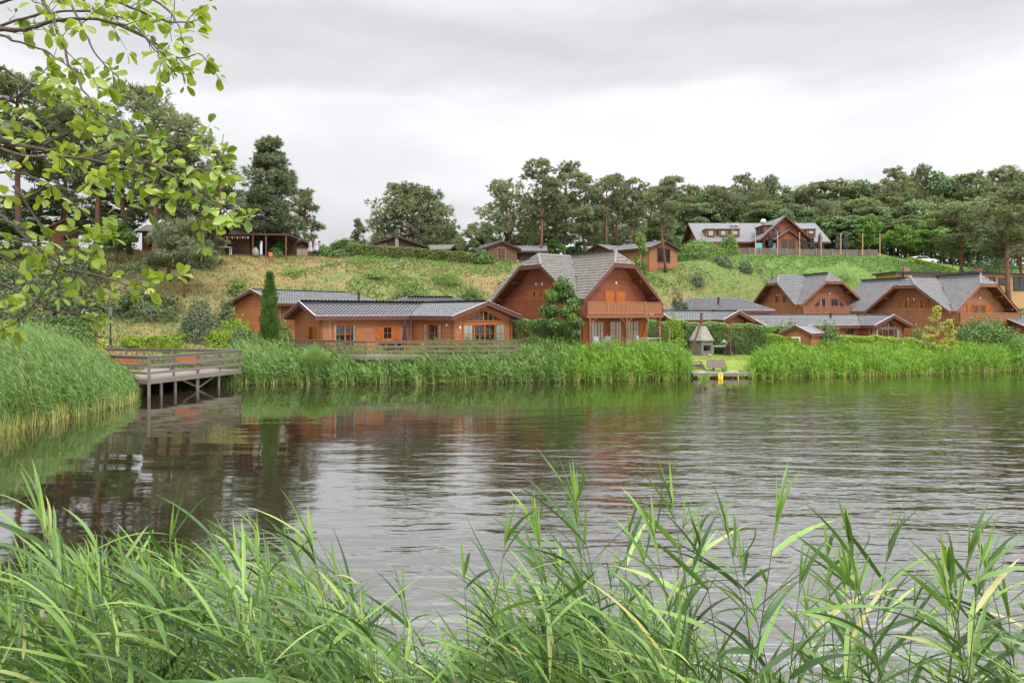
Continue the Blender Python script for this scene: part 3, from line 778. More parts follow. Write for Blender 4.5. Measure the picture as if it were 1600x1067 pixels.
def cross_house(loc, rz, label, wall, tile, fascia, lR=5.0, lL=3.79, wR=4.4, wL=5.2, back=6.5, ze=3.75, zr=7.5, zh=6.55, sc=1.0, balc='brace', up='shutters', extra=True, group=None):
    """two-storey log house: two crossing roofs with clipped gables, one to the front with a balcony and one to the left"""
    t = empty('log_house', loc, rz, label, 'log house', group, (sc, sc, sc))
    sR = (zr - ze) / wR; sL = (zr - ze) / wL; xh = (zr - zh) / sR; yh = (zr - zh) / sL
    yf = -(lR + .9); xl = -(lL + .9); T = .26
    fl = .3   # a slight kick at the eaves
    polys = [[(0, 0, zr), (-wR, -wL, ze), (-wR, yf, ze), (-xh, yf, zh), (0, -lR, zr)],
             [(0, back, zr), (0, -lR, zr), (xh, yf, zh), (wR, yf, ze), (wR, back, ze)],
             [(0, -lR, zr), (-xh, yf, zh), (xh, yf, zh)],
             [(0, 0, zr), (-lL, 0, zr), (xl, -yh, zh), (xl, -wL, ze), (-wR, -wL, ze)],
             [(0, 0, zr), (-wR, wL, ze), (xl, wL, ze), (xl, yh, zh), (-lL, 0, zr)],
             [(-lL, 0, zr), (xl, yh, zh), (xl, -yh, zh)],
             [(0, 0, zr), (0, back, zr), (-wR, back, ze), (-wR, wL, ze)]]
    roof(t, polys, T, tile, fascia, verge=False)
    ridgecap(t, [((0, 0, zr), (0, -lR, zr)), ((0, 0, zr), (-lL, 0, zr)), ((0, -lR, zr), (-xh, yf, zh)), ((0, -lR, zr), (xh, yf, zh)), ((-lL, 0, zr), (xl, -yh, zh)), ((-lL, 0, zr), (xl, yh, zh)), ((0, 0, zr), (0, back, zr))], M['ridge'], .13)
    v = MB(); v.beam((-.02, -.02, zr + .02), (-wR, -wL, ze + .03), .14, .03); v.build('valley_gutter', M['zinc'], t)
    ow = .6
    b = MB()
    def prof(w_, s_, clip):
        e = zr - s_ * (w_ - ow) - T - .01
        return [(-w_ + ow, -1.2), (w_ - ow, -1.2), (w_ - ow, e), (clip, zh - T + .02), (-clip, zh - T + .02), (-w_ + ow, e)]
    b.prism(prof(wR, sR, xh), -lR + .15, back - .5, 'y'); b.prism(prof(wL, sL, yh), -lL + .15, 0, 'x')
    b.build('log_wall', wall, t)
    # purlin ends under the gable overhangs
    q = MB()
    for sx in (-1, 1):
        for fx in (.97, .55):
            xx = sx * (wR - ow) * fx; zz = zr - sR * abs(xx) - T - .14
            q.box(xx - .09, xx + .09, yf + .12, -lR + .2, zz - .12, zz + .10)
            yy = sx * (wL - ow) * fx; zz = zr - sL * abs(yy) - T - .14
            q.box(xl + .12, -lL + .2, yy - .09, yy + .09, zz - .12, zz + .10)
    q.build('purlin', fascia, t)
    yw = -lR + .15; xw = -lL + .15
    A = R(-90)
    # balcony on the front gable
    fz = 2.62; bd = 1.55; bx0, bx1 = -wR - .15, wR - .35; yb = yw - bd
    fb = MB(); fb.box(bx0, bx1, yb, yw - .003, fz - .24, fz - .02); fb.build('balcony_floor', M['fascia_tan'], t)
    rl = MB()
    def run(p, q_):
        p = Vector(p); q_ = Vector(q_); n = max(2, int((q_ - p).length / .145)); d = (q_ - p).normalized()
        rl.beam(p + Vector((0, 0, .97)), q_ + Vector((0, 0, .97)), .12, .06)
        rl.beam(p + Vector((0, 0, .10)), q_ + Vector((0, 0, .10)), .06, .09)
        rl.beam(p + Vector((0, 0, .84)), q_ + Vector((0, 0, .84)), .06, .08)
        for i in range(n):
            c = p.lerp(q_, (i + .5) / n)
            rl.beam(c - d * .056 + Vector((0, 0, .47)), c + d * .056 + Vector((0, 0, .47)), .03, .80)
        m_ = max(1, round((q_ - p).length / 2.0))
        for i in range(m_ + 1):
            c = p.lerp(q_, i / m_); rl.box(c.x - .055, c.x + .055, c.y - .055, c.y + .055, c.z - .2, c.z + 1.02)
    run((bx0 + .06, yw - .06, fz), (bx0 + .06, yb + .06, fz)); run((bx0 + .06, yb + .06, fz), (bx1 - .06, yb + .06, fz)); run((bx1 - .06, yb + .06, fz), (bx1 - .06, yw - .06, fz))
    rl.build('balcony_railing', M['balcony'], t)
    npost = 3
    for i in range(npost):
        px_ = bx0 + .35 + (bx1 - bx0 - .7) * i / (npost - 1)
        po = MB(); po.box(px_ - .085, px_ + .085, yb + .03, yb + .20, -1.2, fz - .24)
        for sx in (-1, 1):
            if (i == 0 and sx < 0) or (i == npost - 1 and sx > 0): continue
            pts = [(px_ + sx * (.08 + .75 * (1 - math.cos(t_ * math.pi / 2))), yb + .115, fz - 1.05 + .80 * math.sin(t_ * math.pi / 2)) for t_ in np.linspace(0, 1, 6)]
            for u_, w_ in zip(pts[:-1], pts[1:]): po.beam(u_, w_, .09, .12, up=(0, 1, 0))
        po.build('balcony_post', M['post_wood'], t)
    # upper openings of the front gable
    if up == 'closed':
        for sx in (-.62, .62):
            d = MB(); d.box(sx - .5, sx + .5, yw - .06, yw - .003, fz, fz + 1.85)
            d.build('closed_shutter', M['shutter'], t)
    elif up == 'shutters':
        win(t, -.45, yw, fz + .05, 0, .62, 1.75, 1, 3, frame='frame', name='balcony_door', sill=False)
        win(t, .55, yw, fz + .05, 0, .62, 1.75, 1, 3, frame='frame', name='balcony_door', sill=False)
        for sx in (-1.32, 1.42):
            s_ = MB(); s_.box(sx - .36, sx + .36, yw - .05, yw - .004, fz + .02, fz + 1.85); s_.beam((sx - .28, yw - .06, fz + .1), (sx + .28, yw - .06, fz + 1.75), .02, .09, up=(0, -1, 0)); s_.build('shutter', M['shutter'], t)
    else:
        # glazed gable: two doors and slanting side lights
        win(t, -.72, yw, fz + .05, 0, .95, 1.85, 2, 1, leaves=1, frame='balcony', name='balcony_door', sill=False, curtain=.5)
        win(t, .72, yw, fz + .05, 0, .95, 1.85, 2, 1, leaves=1, frame='balcony', name='balcony_door', sill=False)
        for sx in (-1, 1):
            s_ = MB(); P3 = [(sx * 1.38, 0, .05), (sx * 2.75, 0, .05), (sx * 2.75, 0, .3), (sx * 1.38, 0, 1.75)]
            for i in range(4): s_.beam(Vector(P3[i]) + Vector((0, -.04, 0)), Vector(P3[(i + 1) % 4]) + Vector((0, -.04, 0)), .08, .09, up=(0, -1, 0))
            s_.box(sx * 2.05 - .03, sx * 2.05 + .03, -.07, -.02, .05, 1.05)
            s_.poly([(x_, -.006, z_) for x_, _, z_ in P3], 1)
            w_ = s_.build('side_light', [M['balcony'], M['dark_in']], t, (0, yw, fz))
            g_ = MB(); g_.poly([(x_, -.035, z_) for x_, _, z_ in P3]); g_.build('pane', M['glass'], w_)
    # ground floor openings under the balcony
    for i, xx in enumerate((-1.95, .1, 2.15)):
        win(t, xx, yw, .08, 0, 1.35 if i != 1 else 1.3, 2.0, 2, 3, leaves=2, frame='frame', name='french_door', sill=False, curtain=.95)
    for sx in (-3.12, 3.25):
        s_ = MB(); s_.box(sx - .42, sx + .42, yw - .06, yw - .004, .05, 2.15); s_.beam((sx - .34, yw - .07, .2), (sx + .34, yw - .07, 2.0), .02, .1, up=(0, -1, 0)); s_.build('shutter', M['shutter'], t)
    # left gable
    if up == 'glazed':
        for yy in (.55, -1.2): win(t, xw, yy, fz + 1.3, A, .55, 1.0, 1, 1, frame='balcony')
    else:
        for yy in (.75, -1.25): win(t, xw, yy, fz + (1.3 if up == 'shutters' else .85), A, .66, 1.05, 2, 2, shutters=.46, curtain=.5)
    for yy in (.4, -.35): lamp_on_wall(t, xw, yy, fz + 2.4, A)
    lamp_on_wall(t, .1, yw, fz + 2.45, 0)
    return t

def gable_cabin(loc, rz, L, W_, ze, zr, wall, tile, fascia, label, hip0=0, hip1=0, ov=.5, cat='cabin', name='log_cabin', group=None, verge=True, cap='ridge_black'):
    t = empty(name, loc, rz, label, cat, group); T = .2
    polys = [[(0, 0, ze), (L, 0, ze), (L - hip1, W_ / 2, zr), (hip0, W_ / 2, zr)], [(L, W_, ze), (0, W_, ze), (hip0, W_ / 2, zr), (L - hip1, W_ / 2, zr)]]
    if hip0: polys.append([(0, W_, ze), (0, 0, ze), (hip0, W_ / 2, zr)])
    if hip1: polys.append([(L, 0, ze), (L, W_, ze), (L - hip1, W_ / 2, zr)])
    roof(t, polys, T, tile, fascia, verge)
    segs = [((hip0, W_ / 2, zr), (L - hip1, W_ / 2, zr))]
    if hip0: segs += [((hip0, W_ / 2, zr), (0, 0, ze)), ((hip0, W_ / 2, zr), (0, W_, ze))]
    if hip1: segs += [((L - hip1, W_ / 2, zr), (L, 0, ze)), ((L - hip1, W_ / 2, zr), (L, W_, ze))]
    ridgecap(t, segs, M[cap], .09)
    k = (zr - ze) / (W_ / 2); e = ze + k * ov - T - .01
    b = MB()
    if hip0 or hip1:
        b.box(ov, L - ov, ov, W_ - ov, -1.5, ze - .02)
        if not hip0: b.prism([(ov, 0), (W_ - ov, 0), (W_ - ov, e), (W_ / 2, zr - T - .01), (ov, e)], ov + .003, L / 2, 'x')
    else:
        b.prism([(ov, -1.5), (W_ - ov, -1.5), (W_ - ov, e), (W_ / 2, zr - T - .01), (ov, e)], ov, L - ov, 'x')
    b.build('log_wall', wall, t)
    return t

# ------------------------------------------------------------------ houses by the lake
A90 = R(-90)
# long bungalow at the water, left
bA, eA, xcA = ell_bungalow((-13.8, 48.0, 1.65), R(38), 13.7, 6.2, 7.5, 6.0, 2.76, 3.82, M['log_orange'], M['tile_black'], M['fascia'],
    'long orange log bungalow with shiny black tiles and railed deck at the water', flue=False)
win(bA, 2.4, .5, .12, 0, 1.7, 2.05, 2, 3, leaves=2, name='french_door', sill=False, curtain=.22)
win(bA, 5.85, .5, 1.0, 0, .72, .95, 2, 2, shutters=.5)
win(bA, 8.0, -2.55, .12, A90, 2.5, 2.05, 2, 3, leaves=3, name='french_door', sill=False, curtain=.45)
win(bA, 10.75, -5.35, .12, 0, 3.75, 2.05, 2, 3, leaves=4, name='french_door', sill=False, curtain=.42)
gablewin(bA, 10.6, -5.35, 2.42, 0, 1.75, .82, 8)
win(bA, .6, 2.3, 1.0, A90, .8, 1.0, 2, 2, shutters=.45)
downpipe(bA, 1.25, .36, .1, eA); downpipe(bA, 7.9, .36, .1, eA); downpipe(bA, 7.9, -5.2, .1, eA, A90)
f = MB(); f.lathe([(.10, 0), (.10, .7), (.13, .72), (.13, .85)], 10, (7.0, 4.6, 3.1)); f.build('flue_pipe', M['black'], bA)
lamp_on_wall(bA, 8.0, -4.6, 2.05, A90); lamp_on_wall(bA, 8.55, -5.35, 1.9, 0)

# plain-ended bungalow behind it
bB = gable_cabin((-20.7, 60.1, 3.0), R(58.3), 14.6, 7.1, 2.5, 3.75, M['log_orange'], M['tile_grey'], M['fascia'], 'red brown log bungalow on higher ground behind the column cypress', hip1=3.0, ov=.55, cat='bungalow', name='log_bungalow')
win(bB, 4.5, .55, .9, 0, .9, 1.0, 2, 2, shutters=.45); win(bB, 8.5, .55, .9, 0, .9, 1.0, 2, 2, shutters=.45)
downpipe(bB, .8, .45, 0, 2.4)
f = MB(); f.lathe([(.11, 0), (.11, .9), (.15, .92), (.15, 1.05)], 10, (11.3, 1.2, 2.7)); f.build('flue_pipe', M['black'], bB)
# hipped roof showing over the first bungalow
bC = gable_cabin((-14.4, 64.5, 2.45), R(4), 13.0, 7.6, 2.35, 3.75, M['log_orange'], M['tile_grey'], M['fascia'], 'bungalow whose hipped grey roof shows above the waterside bungalow', hip0=4.2, hip1=4.2, cat='bungalow', name='log_bungalow')
# the big house in the middle
hD = cross_house((5.15, 57.9, 1.9), R(38), 'large red log house with closed orange shutters above its balcony', M['log_red'], M['tile_brown'], M['fascia'], up='closed')
downpipe(hD, -3.75, -4.95, 0, 3.3)
# farther houses of the same build
hH = cross_house((37.8, 88.0, 1.85), R(10), 'farther tan log house with glazed gable above its balcony, midway up right', M['log_tan'], M['tile_grey'], M['fascia_tan'], up='glazed')
for o in list(hH.children):
    if o.name.startswith('window'): o.location.z += .0
hI = cross_house((47.3, 76.0, 1.05), R(18), 'right-hand log house with orange shutters flanking its open balcony doors', M['log_tan'], M['tile_grey'], M['fascia_tan'], up='shutters', back=10.5, wL=5.4)
# bungalows between the houses
bE = gable_cabin((16.9, 71.5, 2.55), R(0), 10.7, 7.2, 2.3, 3.7, M['log_tan'], M['tile_grey'], M['fascia'], 'bungalow with hipped grey roof behind the small round tree and hedge', hip0=2.6, hip1=2.7, cat='bungalow', name='log_bungalow')
f = MB(); f.lathe([(.10, 0), (.10, .7), (.15, .72), (.15, .85)], 10, (5.2, 1.6, 2.9)); f.build('flue_pipe', M['black'], bE)
bF, eF, xF = ell_bungalow((13.94, 59.5, 1.3), R(25), 8.0, 3.6, 4.4, 1.5, 2.72, 3.5, M['log_orange'], M['tile_grey'], M['fascia'], 'small bungalow with low brown gable just above the hedge and barbecue', flue=False)
bG, eG, xG = ell_bungalow((23.96, 64.0, .97), R(25), 18.4, 5.7, 12.7, 1.5, 2.4, 3.45, M['log_tan'], M['tile_grey'], M['fascia'], 'long bungalow with glazed gable behind the garden shed and low hedge')
win(bG, 9.0, .5, .1, 0, 1.9, 2.0, 2, 3, leaves=3, name='french_door', sill=False, curtain=.4, frame='balcony'); win(bG, 11.6, .5, .1, 0, 1.2, 2.0, 2, 3, leaves=2, name='french_door', sill=False, frame='balcony')
win(bG, 15.55, -.85, .1, 0, 3.6, 1.95, 2, 3, leaves=4, name='french_door', sill=False, frame='balcony', curtain=.2); gablewin(bG, 15.55, -.85, 2.18, 0, 1.7, .78, 8, frame='balcony')
downpipe(bG, 12.95, -.7, 0, eG, A90)
bL = gable_cabin((51.5, 68.6, .6), R(8), 8.0, 6.0, 2.7, 3.75, M['log_tan'], M['tile_grey'], M['fascia'], 'bungalow partly cut off by the right edge of the photo', cat='bungalow', name='log_bungalow')

# flat-roofed timber cabins up on the right
def modern(loc, rz, L, W_, h, label):
    t = empty('modern_cabin', loc, rz, label, 'cabin', 'flat roofed timber cabins')
    b = MB(); b.box(0, L, 0, W_, -2.5, h); b.build('timber_wall', M['pale_wood'], t)
    r_ = MB(); r_.hexa([(-.4, -.6, h + .003), (L + .4, -.6, h - .30), (L + .4, W_ + .4, h - .30), (-.4, W_ + .4, h + .003), (-.4, -.6, h + .25), (L + .4, -.6, h - .05), (L + .4, W_ + .4, h - .05), (-.4, W_ + .4, h + .25)]); r_.build('flat_roof', M['black'], t)
    c = MB(); c.box(.9, 1.75, -.35, .35, -2.5, h + .75); c.build('chimney', M['brick'], t)
    win(t, L * .32, 0, .9, 0, 1.5, 1.2, 1, 1, frame='black'); win(t, L * .52, 0, 1.1, 0, 1.0, .9, 1, 1, frame='black'); win(t, .45, 0, .9, 0, .6, 1.2, 1, 1, frame='black')
    win(t, L * .8, 0, .3, 0, 1.9, 1.9, 1, 1, leaves=2, frame='black')
    return t
modern((56.3, 100.0, 7.7), R(-4), 10.3, 6.5, 2.75, 'flat roofed timber cabin above the right-hand log house ridge')
modern((67.4, 100.5, 7.7), R(6), 10.0, 6.5, 2.75, 'flat roofed timber cabin behind the bare pine trunks on the right')

# ------------------------------------------------------------------ the lodge on the hill
ld = empty('hill_lodge', (33.8, 124.5, 16.15), 0, 'big grey roofed wooden lodge with central gable on the hilltop', 'lodge')
zr, ze, xc, d_, pj, Lx = 5.65, 1.4, 14.55, 4.64, 4.0, 24.4
roof(ld, [[(0, 0, ze), (xc - d_, 0, ze), (xc, 6.5, zr), (0, 6.5, zr)], [(xc + d_, 0, ze), (Lx, 0, ze), (Lx, 6.5, zr), (xc, 6.5, zr)],
          [(0, 6.5, zr), (Lx, 6.5, zr), (Lx, 13, ze), (0, 13, ze)],
          [(xc - d_, -pj, ze), (xc, -pj, zr), (xc, 6.5, zr), (xc - d_, 0, ze)], [(xc, -pj, zr), (xc + d_, -pj, ze), (xc + d_, 0, ze), (xc, 6.5, zr)]], .28, M['shingle'], M['fascia'], verge=False)
b = MB(); b.prism([(.8, -1.5), (12.2, -1.5), (12.2, 1.5), (6.5, zr - .32), (.8, 1.5)], .9, Lx - .9, 'x')
kk = (zr - ze) / d_
b.prism([(xc - d_ + .9, -1.5), (xc + d_ - .9, -1.5), (xc + d_ - .9, zr - kk * (d_ - .9) - .3), (xc, zr - .3), (xc - d_ + .9, zr - kk * (d_ - .9) - .3)], -pj + .9, 6, 'y')
b.build('log_wall', M['log_red'], ld)
yw = -pj + .9
win(ld, xc - 1.3, yw, 2.2, 0, 1.0, 1.3, 1, 1, frame='fascia'); win(ld, xc + .9, yw, 2.2, 0, 1.0, 1.3, 1, 1, frame='fascia')
win(ld, xc - 2.9, yw, .1, 0, .9, 1.2, 1, 1, frame='fascia'); win(ld, xc + 2.4, yw, .1, 0, .9, 1.2, 1, 1, frame='fascia')
roof(ld, [[(xc - 2.3, -pj - 1.1, 1.35), (xc + .1, -pj - 1.1, 3.0), (xc + .1, yw, 3.0), (xc - 2.3, yw, 1.35)], [(xc + .1, -pj - 1.1, 3.0), (xc + 2.5, -pj - 1.1, 1.35), (xc + 2.5, yw, 1.35), (xc + .1, yw, 3.0)]], .2, M['shingle'], M['fascia'], verge=False, name='porch_roof')
b = MB(); b.prism([(xc - 1.7, -1.5), (xc + 1.9, -1.5), (xc + 1.9, 1.5), (xc + .1, 2.72), (xc - 1.7, 1.5)], -pj - .7, yw + .1, 'y'); b.build('porch', M['log_red'], ld)
win(ld, xc - .55, -pj - .7, -.4, 0, .8, 1.7, 1, 2, frame='fascia', name='door', sill=False); win(ld, xc + .8, -pj - .7, -.4, 0, .9, 1.7, 1, 2, frame='fascia', name='door', sill=False)
def dormer(x, w, blind):
    y0 = 1.5; z0 = ze + (zr - ze) * y0 / 6.5
    b = MB(); b.box(x - w / 2, x + w / 2, y0, y0 + 2.6, z0 - .3, z0 + 1.5); dm = b.build('dormer', M['fascia_tan'], ld)
    r_ = MB(); r_.box(x - w / 2 - .12, x + w / 2 + .12, y0 - .2, y0 + 2.8, z0 + 1.503, z0 + 1.62); r_.build('dormer_roof', M['shingle'], dm)
    o = win(ld, x, y0, z0 + .25, 0, w * .55, 1.0, 1, 1, blind=blind, frame='fascia')
for x_, bl in ((2.9, .95), (5.2, .8), (7.4, .7), (18.9, .6), (21.4, .55)): dormer(x_, 1.7, bl)
for k in range(3):
    yd = -1.6 + k * 1.55
    b = MB(); xq = xc - 3.2; b.box(xq, xc - 1.0, yd - .6, yd + .6, 2.2, 4.1); dm = b.build('dormer', M['fascia_tan'], ld)
    win(ld, xq, yd, 2.95, A90, .8, .9, 1, 1, frame='fascia')
b = MB(); b.box(xc - 3.4, xc - .9, -2.5, 2.3, 4.103, 4.22); b.build('dormer_roof', M['shingle'], ld)
b = MB(); b.lathe([(.55, 0), (.42, .10), (.2, .17), (.02, .2)], 16); ds = b.build('satellite_dish', M['white'], ld, (xc - 3.0, -1.2, 4.9), 0, True); ds.rotation_euler = (R(-70), 0, 0)
b = MB(); b.tube([(xc - 3.0, -1.1, 4.2), (xc - 3.0, -1.1, 4.9)], .05, 6); b.build('dish_mast', M['zinc'], ld)
for x_ in (8.0, 8.9, 19.5):
    b = MB(); b.lathe([(.25, 0), (.25, .5), (.4, .52), (.3, .8), (.02, .9)], 10, (x_, 5.0, 4.5)); b.build('roof_vent', M['zinc'], ld)

# ------------------------------------------------------------------ cabins along the crest
def end_cabin(px, Y, peak_py, W_, L, rz, zr_, ze_, wall, tile, fas, label, w=1.3, h=1.9, cols=2, rows=4, lv=1, frame='frame'):
    """cabin whose gable end (local +x) looks toward the lake; px, Y give the gable's ridge point"""
    p = at(px, peak_py, Y); c, s = math.cos(rz), math.sin(rz)
    lx = p.x - L * c + (W_ / 2) * s; ly = p.y - L * s - (W_ / 2) * c
    t = gable_cabin((lx, ly, p.z - zr_), rz, L, W_, ze_, zr_, wall, tile, fas, label, ov=.45, verge=False, cap='ridge')
    if w: win(t, L - .45, W_ / 2, .15, R(90), w, h, cols, rows, leaves=lv, frame=frame, name='french_door', sill=False)
    return t
cN = end_cabin(1041, 97, 376, 7.0, 8.5, R(-52), 3.15, 2.0, M['log_tan'], M['shingle'], M['fascia_dark'], 'orange brown cabin behind a single leaning pine trunk on the hill crest', 2.6, 1.9, 2, 4, 3, 'fascia')
cO = end_cabin(785, 95, 376, 5.7, 6.5, R(-68), 3.0, 1.95, M['log_brown'], M['shingle_brown'], M['fascia_dark'], 'brown cabin with one glazed door at the end of the crest hedge', 1.2, 1.85, 2, 4, 1)
pO = at(806, 385, 101)
cO2 = gable_cabin((pO.x, pO.y - 2.5, pO.z - 2.9), 0, 4.6, 5.0, 2.0, 2.9, M['log_dark'], M['shingle'], M['fascia_dark'], 'low dark cabin with pale grey roof behind the single glazed door cabin', verge=False, cap='ridge')
cP = end_cabin(618.7, 96, 367.5, 9.2, 7.0, R(-84), 3.3, 1.75, M['log_dark'], M['shingle_brown'], M['fascia_dark'], 'wide dark cabin with shallow gable behind the clipped crest hedge', 0)
win(cP, 6.55, 2.6, .6, R(90), 1.2, 1.5, 2, 2, name='french_door', sill=False); win(cP, 6.55, 6.5, .6, R(90), 1.1, 1.0, 1, 1)
b = MB(); b.box(6.58, 6.85, 4.45, 4.95, 0, 3.25); b.build('grey_column', M['grey_post'], cP)
pP = at(664, 384, 100)
cP2 = gable_cabin((pP.x, pP.y - 2.3, pP.z - 2.8), R(-12), 4.0, 4.6, 2.0, 2.8, M['log_dark'], M['shingle_brown'], M['fascia_dark'], 'low cabin with plain dark roof right of the wide dark cabin', verge=False, cap='ridge')
cQ = end_cabin(472, 92, 374, 4.7, 6.0, R(-72), 2.6, 1.5, M['log_dark'], M['shingle_brown'], M['fascia_dark'], 'small dark cabin with cream curtained window and folded pale parasols', 0)
win(cQ, 5.55, 2.35, .35, R(90), 1.5, 1.0, 2, 2, leaves=2, curtain=.98, frame='frame')
# cabin with veranda under the big pine
pr = at(325, 397, 87)
cR = gable_cabin((pr.x, pr.y, landz(pr.x, pr.y) + .1), R(3), 5.6, 5.0, 2.45, 3.5, M['log_dark'], M['shingle_brown'], M['fascia_dark'], 'dark red cabin with flat roofed veranda beneath the tallest hill pine', verge=False, cap='ridge')
b = MB(); b.box(5.5, 10.2, -.6, 4.6, 2.35, 2.55); b.build('veranda_roof', M['fascia'], cR)
b = MB(); b.box(5.6, 10.0, 3.9, 4.4, -1.2, 2.345); b.build('veranda_wall', M['log_dark'], cR)
for x_ in (5.75, 7.4, 9.9):
    b = MB(); b.box(x_ - .08, x_ + .08, -.5, -.34, -1.2, 2.345); b.build('veranda_post', M['post_wood'], cR)
win(cR, 8.0, 3.9, .3, 0, 2.2, 1.8, 1, 1, leaves=2, frame='post_wood')
fl = MB(); rr = random.Random(2)
for i in range(14): 
    x_ = .6 + i * .33; fl.poly([(x_, -.06, 2.2), (x_ + .26, -.06, 2.2), (x_ + .13, -.05, 1.85 - rr.random() * .1)], i % 2)
fl.build('bunting', [M['terracotta'], M['curtain']], cR)
ps = at(212, 384, 84)
cS = gable_cabin((ps.x, ps.y, landz(ps.x, ps.y) + .2), R(2), 10.0, 5.0, 2.3, 3.3, M['log_red'], M['shingle_brown'], M['fascia_dark'], 'red brown cabin with orange window frames half hidden by pine trunks', verge=False, cap='ridge')
win(cS, 2.2, .5, .3, 0, 2.0, 1.5, 1, 1, leaves=2); win(cS, 5.2, .5, .5, 0, 1.8, 1.3, 1, 1, leaves=2); win(cS, 8.4, .5, .5, 0, 1.0, 1.1, 1, 1)
cT = end_cabin(104, 80, 340, 3.4, 5.0, R(-50), 3.3, 2.2, M['log_tan'], M['shingle_brown'], M['fascia_tan'], 'little gabled cabin glimpsed through the leaves at far left', 1.0, 1.5, 1, 2)
cU = end_cabin(934, 106, 382, 5.0, 6.0, R(-140), 3.0, 2.0, M['log_red'], M['shingle'], M['fascia_dark'], 'cabin glimpsed between pine trunks left of the leaning pine cabin', 0)

# garden shed
p = at(1238.7, 508, 55)
sh = gable_cabin((p.x - .9 + 1.9, p.y - 1.2, 1.15), R(45), 2.5, 2.6, 1.85, 2.5, M['log_orange'], M['shingle'], M['fascia'], 'small square wooden garden shed with tiny white window behind the reeds', ov=.2, cat='shed', name='garden_shed', cap='ridge')
win(sh, .2, 1.3, 1.0, A90, .55, .5, 2, 2, frame='white')
for x, y in ((.2, .2), (2.3, .2), (.2, 2.4)):
    c = MB(); c.box(x - .06, x + .06, y - .06, y + .06, -.5, 1.8); c.build('corner_post', M['post_wood'], sh)

# ------------------------------------------------------------------ jetty, deck, dock
def plank_fence(mb, p, q, heights, w=.05, h=.15):
    for z in heights: mb.beam(Vector(p) + Vector((0, 0, z)), Vector(q) + Vector((0, 0, z)), w, h)

jt = empty('lake_jetty', (-20.1, 37.8, 0), 0, 'weathered grey viewing jetty with plank railing on posts over the water', 'jetty')
J0 = Vector((-20.1, 37.8, 0))
jp = [Vector((-20.1, 37.8, 0)) - J0, Vector((-17.75, 44.8, 0)) - J0, Vector((-27.5, 46.3, 0)) - J0, Vector((-26.2, 40.6, 0)) - J0]
zf = 1.0
b = MB()
nb = 44
for i in range(nb):      # deck boards with gaps
    t0, t1 = (i + .04) / nb, (i + .96) / nb
    a0, a1 = jp[0].lerp(jp[1], t0), jp[0].lerp(jp[1], t1); c0, c1 = jp[3].lerp(jp[2], t0), jp[3].lerp(jp[2], t1)
    b.hexa([a0 + Vector((0, 0, zf - .05)), a1 + Vector((0, 0, zf - .05)), c1 + Vector((0, 0, zf - .05)), c0 + Vector((0, 0, zf - .05)), a0 + Vector((0, 0, zf)), a1 + Vector((0, 0, zf)), c1 + Vector((0, 0, zf)), c0 + Vector((0, 0, zf))])
b.build('deck_boards', M['deck_top'], jt)
b = MB()
for p, q in ((jp[0], jp[1]), (jp[3], jp[0]), (jp[1], jp[2])):
    b.beam(p + Vector((0, 0, zf - .16)), q + Vector((0, 0, zf - .16)), .09, .24)
for t in (.3, .6, .85): b.beam(jp[0].lerp(jp[1], t) + Vector((0, 0, zf - .22)), jp[3].lerp(jp[2], t) + Vector((0, 0, zf - .22)), .12, .18)
b.build('rim_beam', M['grey_wood'], jt)
b = MB()
plank_fence(b, jp[0], jp[1], (zf + .32, zf + .74, zf + 1.14)); plank_fence(b, jp[3], jp[0], (zf + .32, zf + .74, zf + 1.14)); plank_fence(b, jp[1], jp[2], (zf + .32, zf + .74, zf + 1.14))
for p, q in ((jp[0], jp[1]), (jp[3], jp[0]), (jp[1], jp[2])): b.beam(p + Vector((0, 0, zf + 1.24)), q + Vector((0, 0, zf + 1.24)), .16, .045)
b.build('railing', M['grey_wood'], jt)
def jpost(p, z0, z1, r, m, square=False):
    b = MB()
    if square: b.box(p.x - r, p.x + r, p.y - r, p.y + r, z0, z1)
    else: b.tube([(p.x, p.y, z0), (p.x, p.y, z1)], r, 10)
    b.build('post', m, jt)
inn = Vector((-.10, .03, 0))
for t in (0, .5, 1): jpost(jp[0].lerp(jp[1], t) + inn * (1 if t else 0), -1.2, zf + 1.2, .06, M['grey_wood'], True)
for t in (.25, .75): jpost(jp[0].lerp(jp[1], t) + inn, zf - .1, zf + 1.2, .045, M['grey_wood'], True)
for t in (.18, .32, .55, .8, .97): jpost(jp[0].lerp(jp[1], t) + Vector((-.5, .2, 0)), -1.2, zf - .2, .085, M['grey_post'])
for t in (.15, .5, .85): jpost(jp[1].lerp(jp[2], t) + Vector((.05, -.1, 0)), -1.2, zf + 1.2, .055, M['grey_wood'], True)
for t in (.2, .45, .7, .95): jpost(jp[0].lerp(jp[3], t * .5) + Vector((-1, 2 * t + .5, 0)), -1.2, zf - .2, .085, M['grey_post'])
for t in (.5,): jpost(jp[3].lerp(jp[0], t), -1.2, zf + 1.2, .05, M['grey_wood'], True)
b = MB(); q0 = jp[0].lerp(jp[1], .35) + Vector((-.4, .2, 0)); q1 = jp[0].lerp(jp[1], .55) + Vector((-.4, .2, 0)); q2 = jp[0].lerp(jp[1], .75) + Vector((-.4, .2, 0))
b.beam(q0 + Vector((0, 0, .75)), q1 + Vector((0, 0, .1)), .06, .1); b.beam(q2 + Vector((0, 0, .75)), q1 + Vector((0, 0, .1)), .06, .1); b.build('cross_brace', M['grey_wood'], jt)
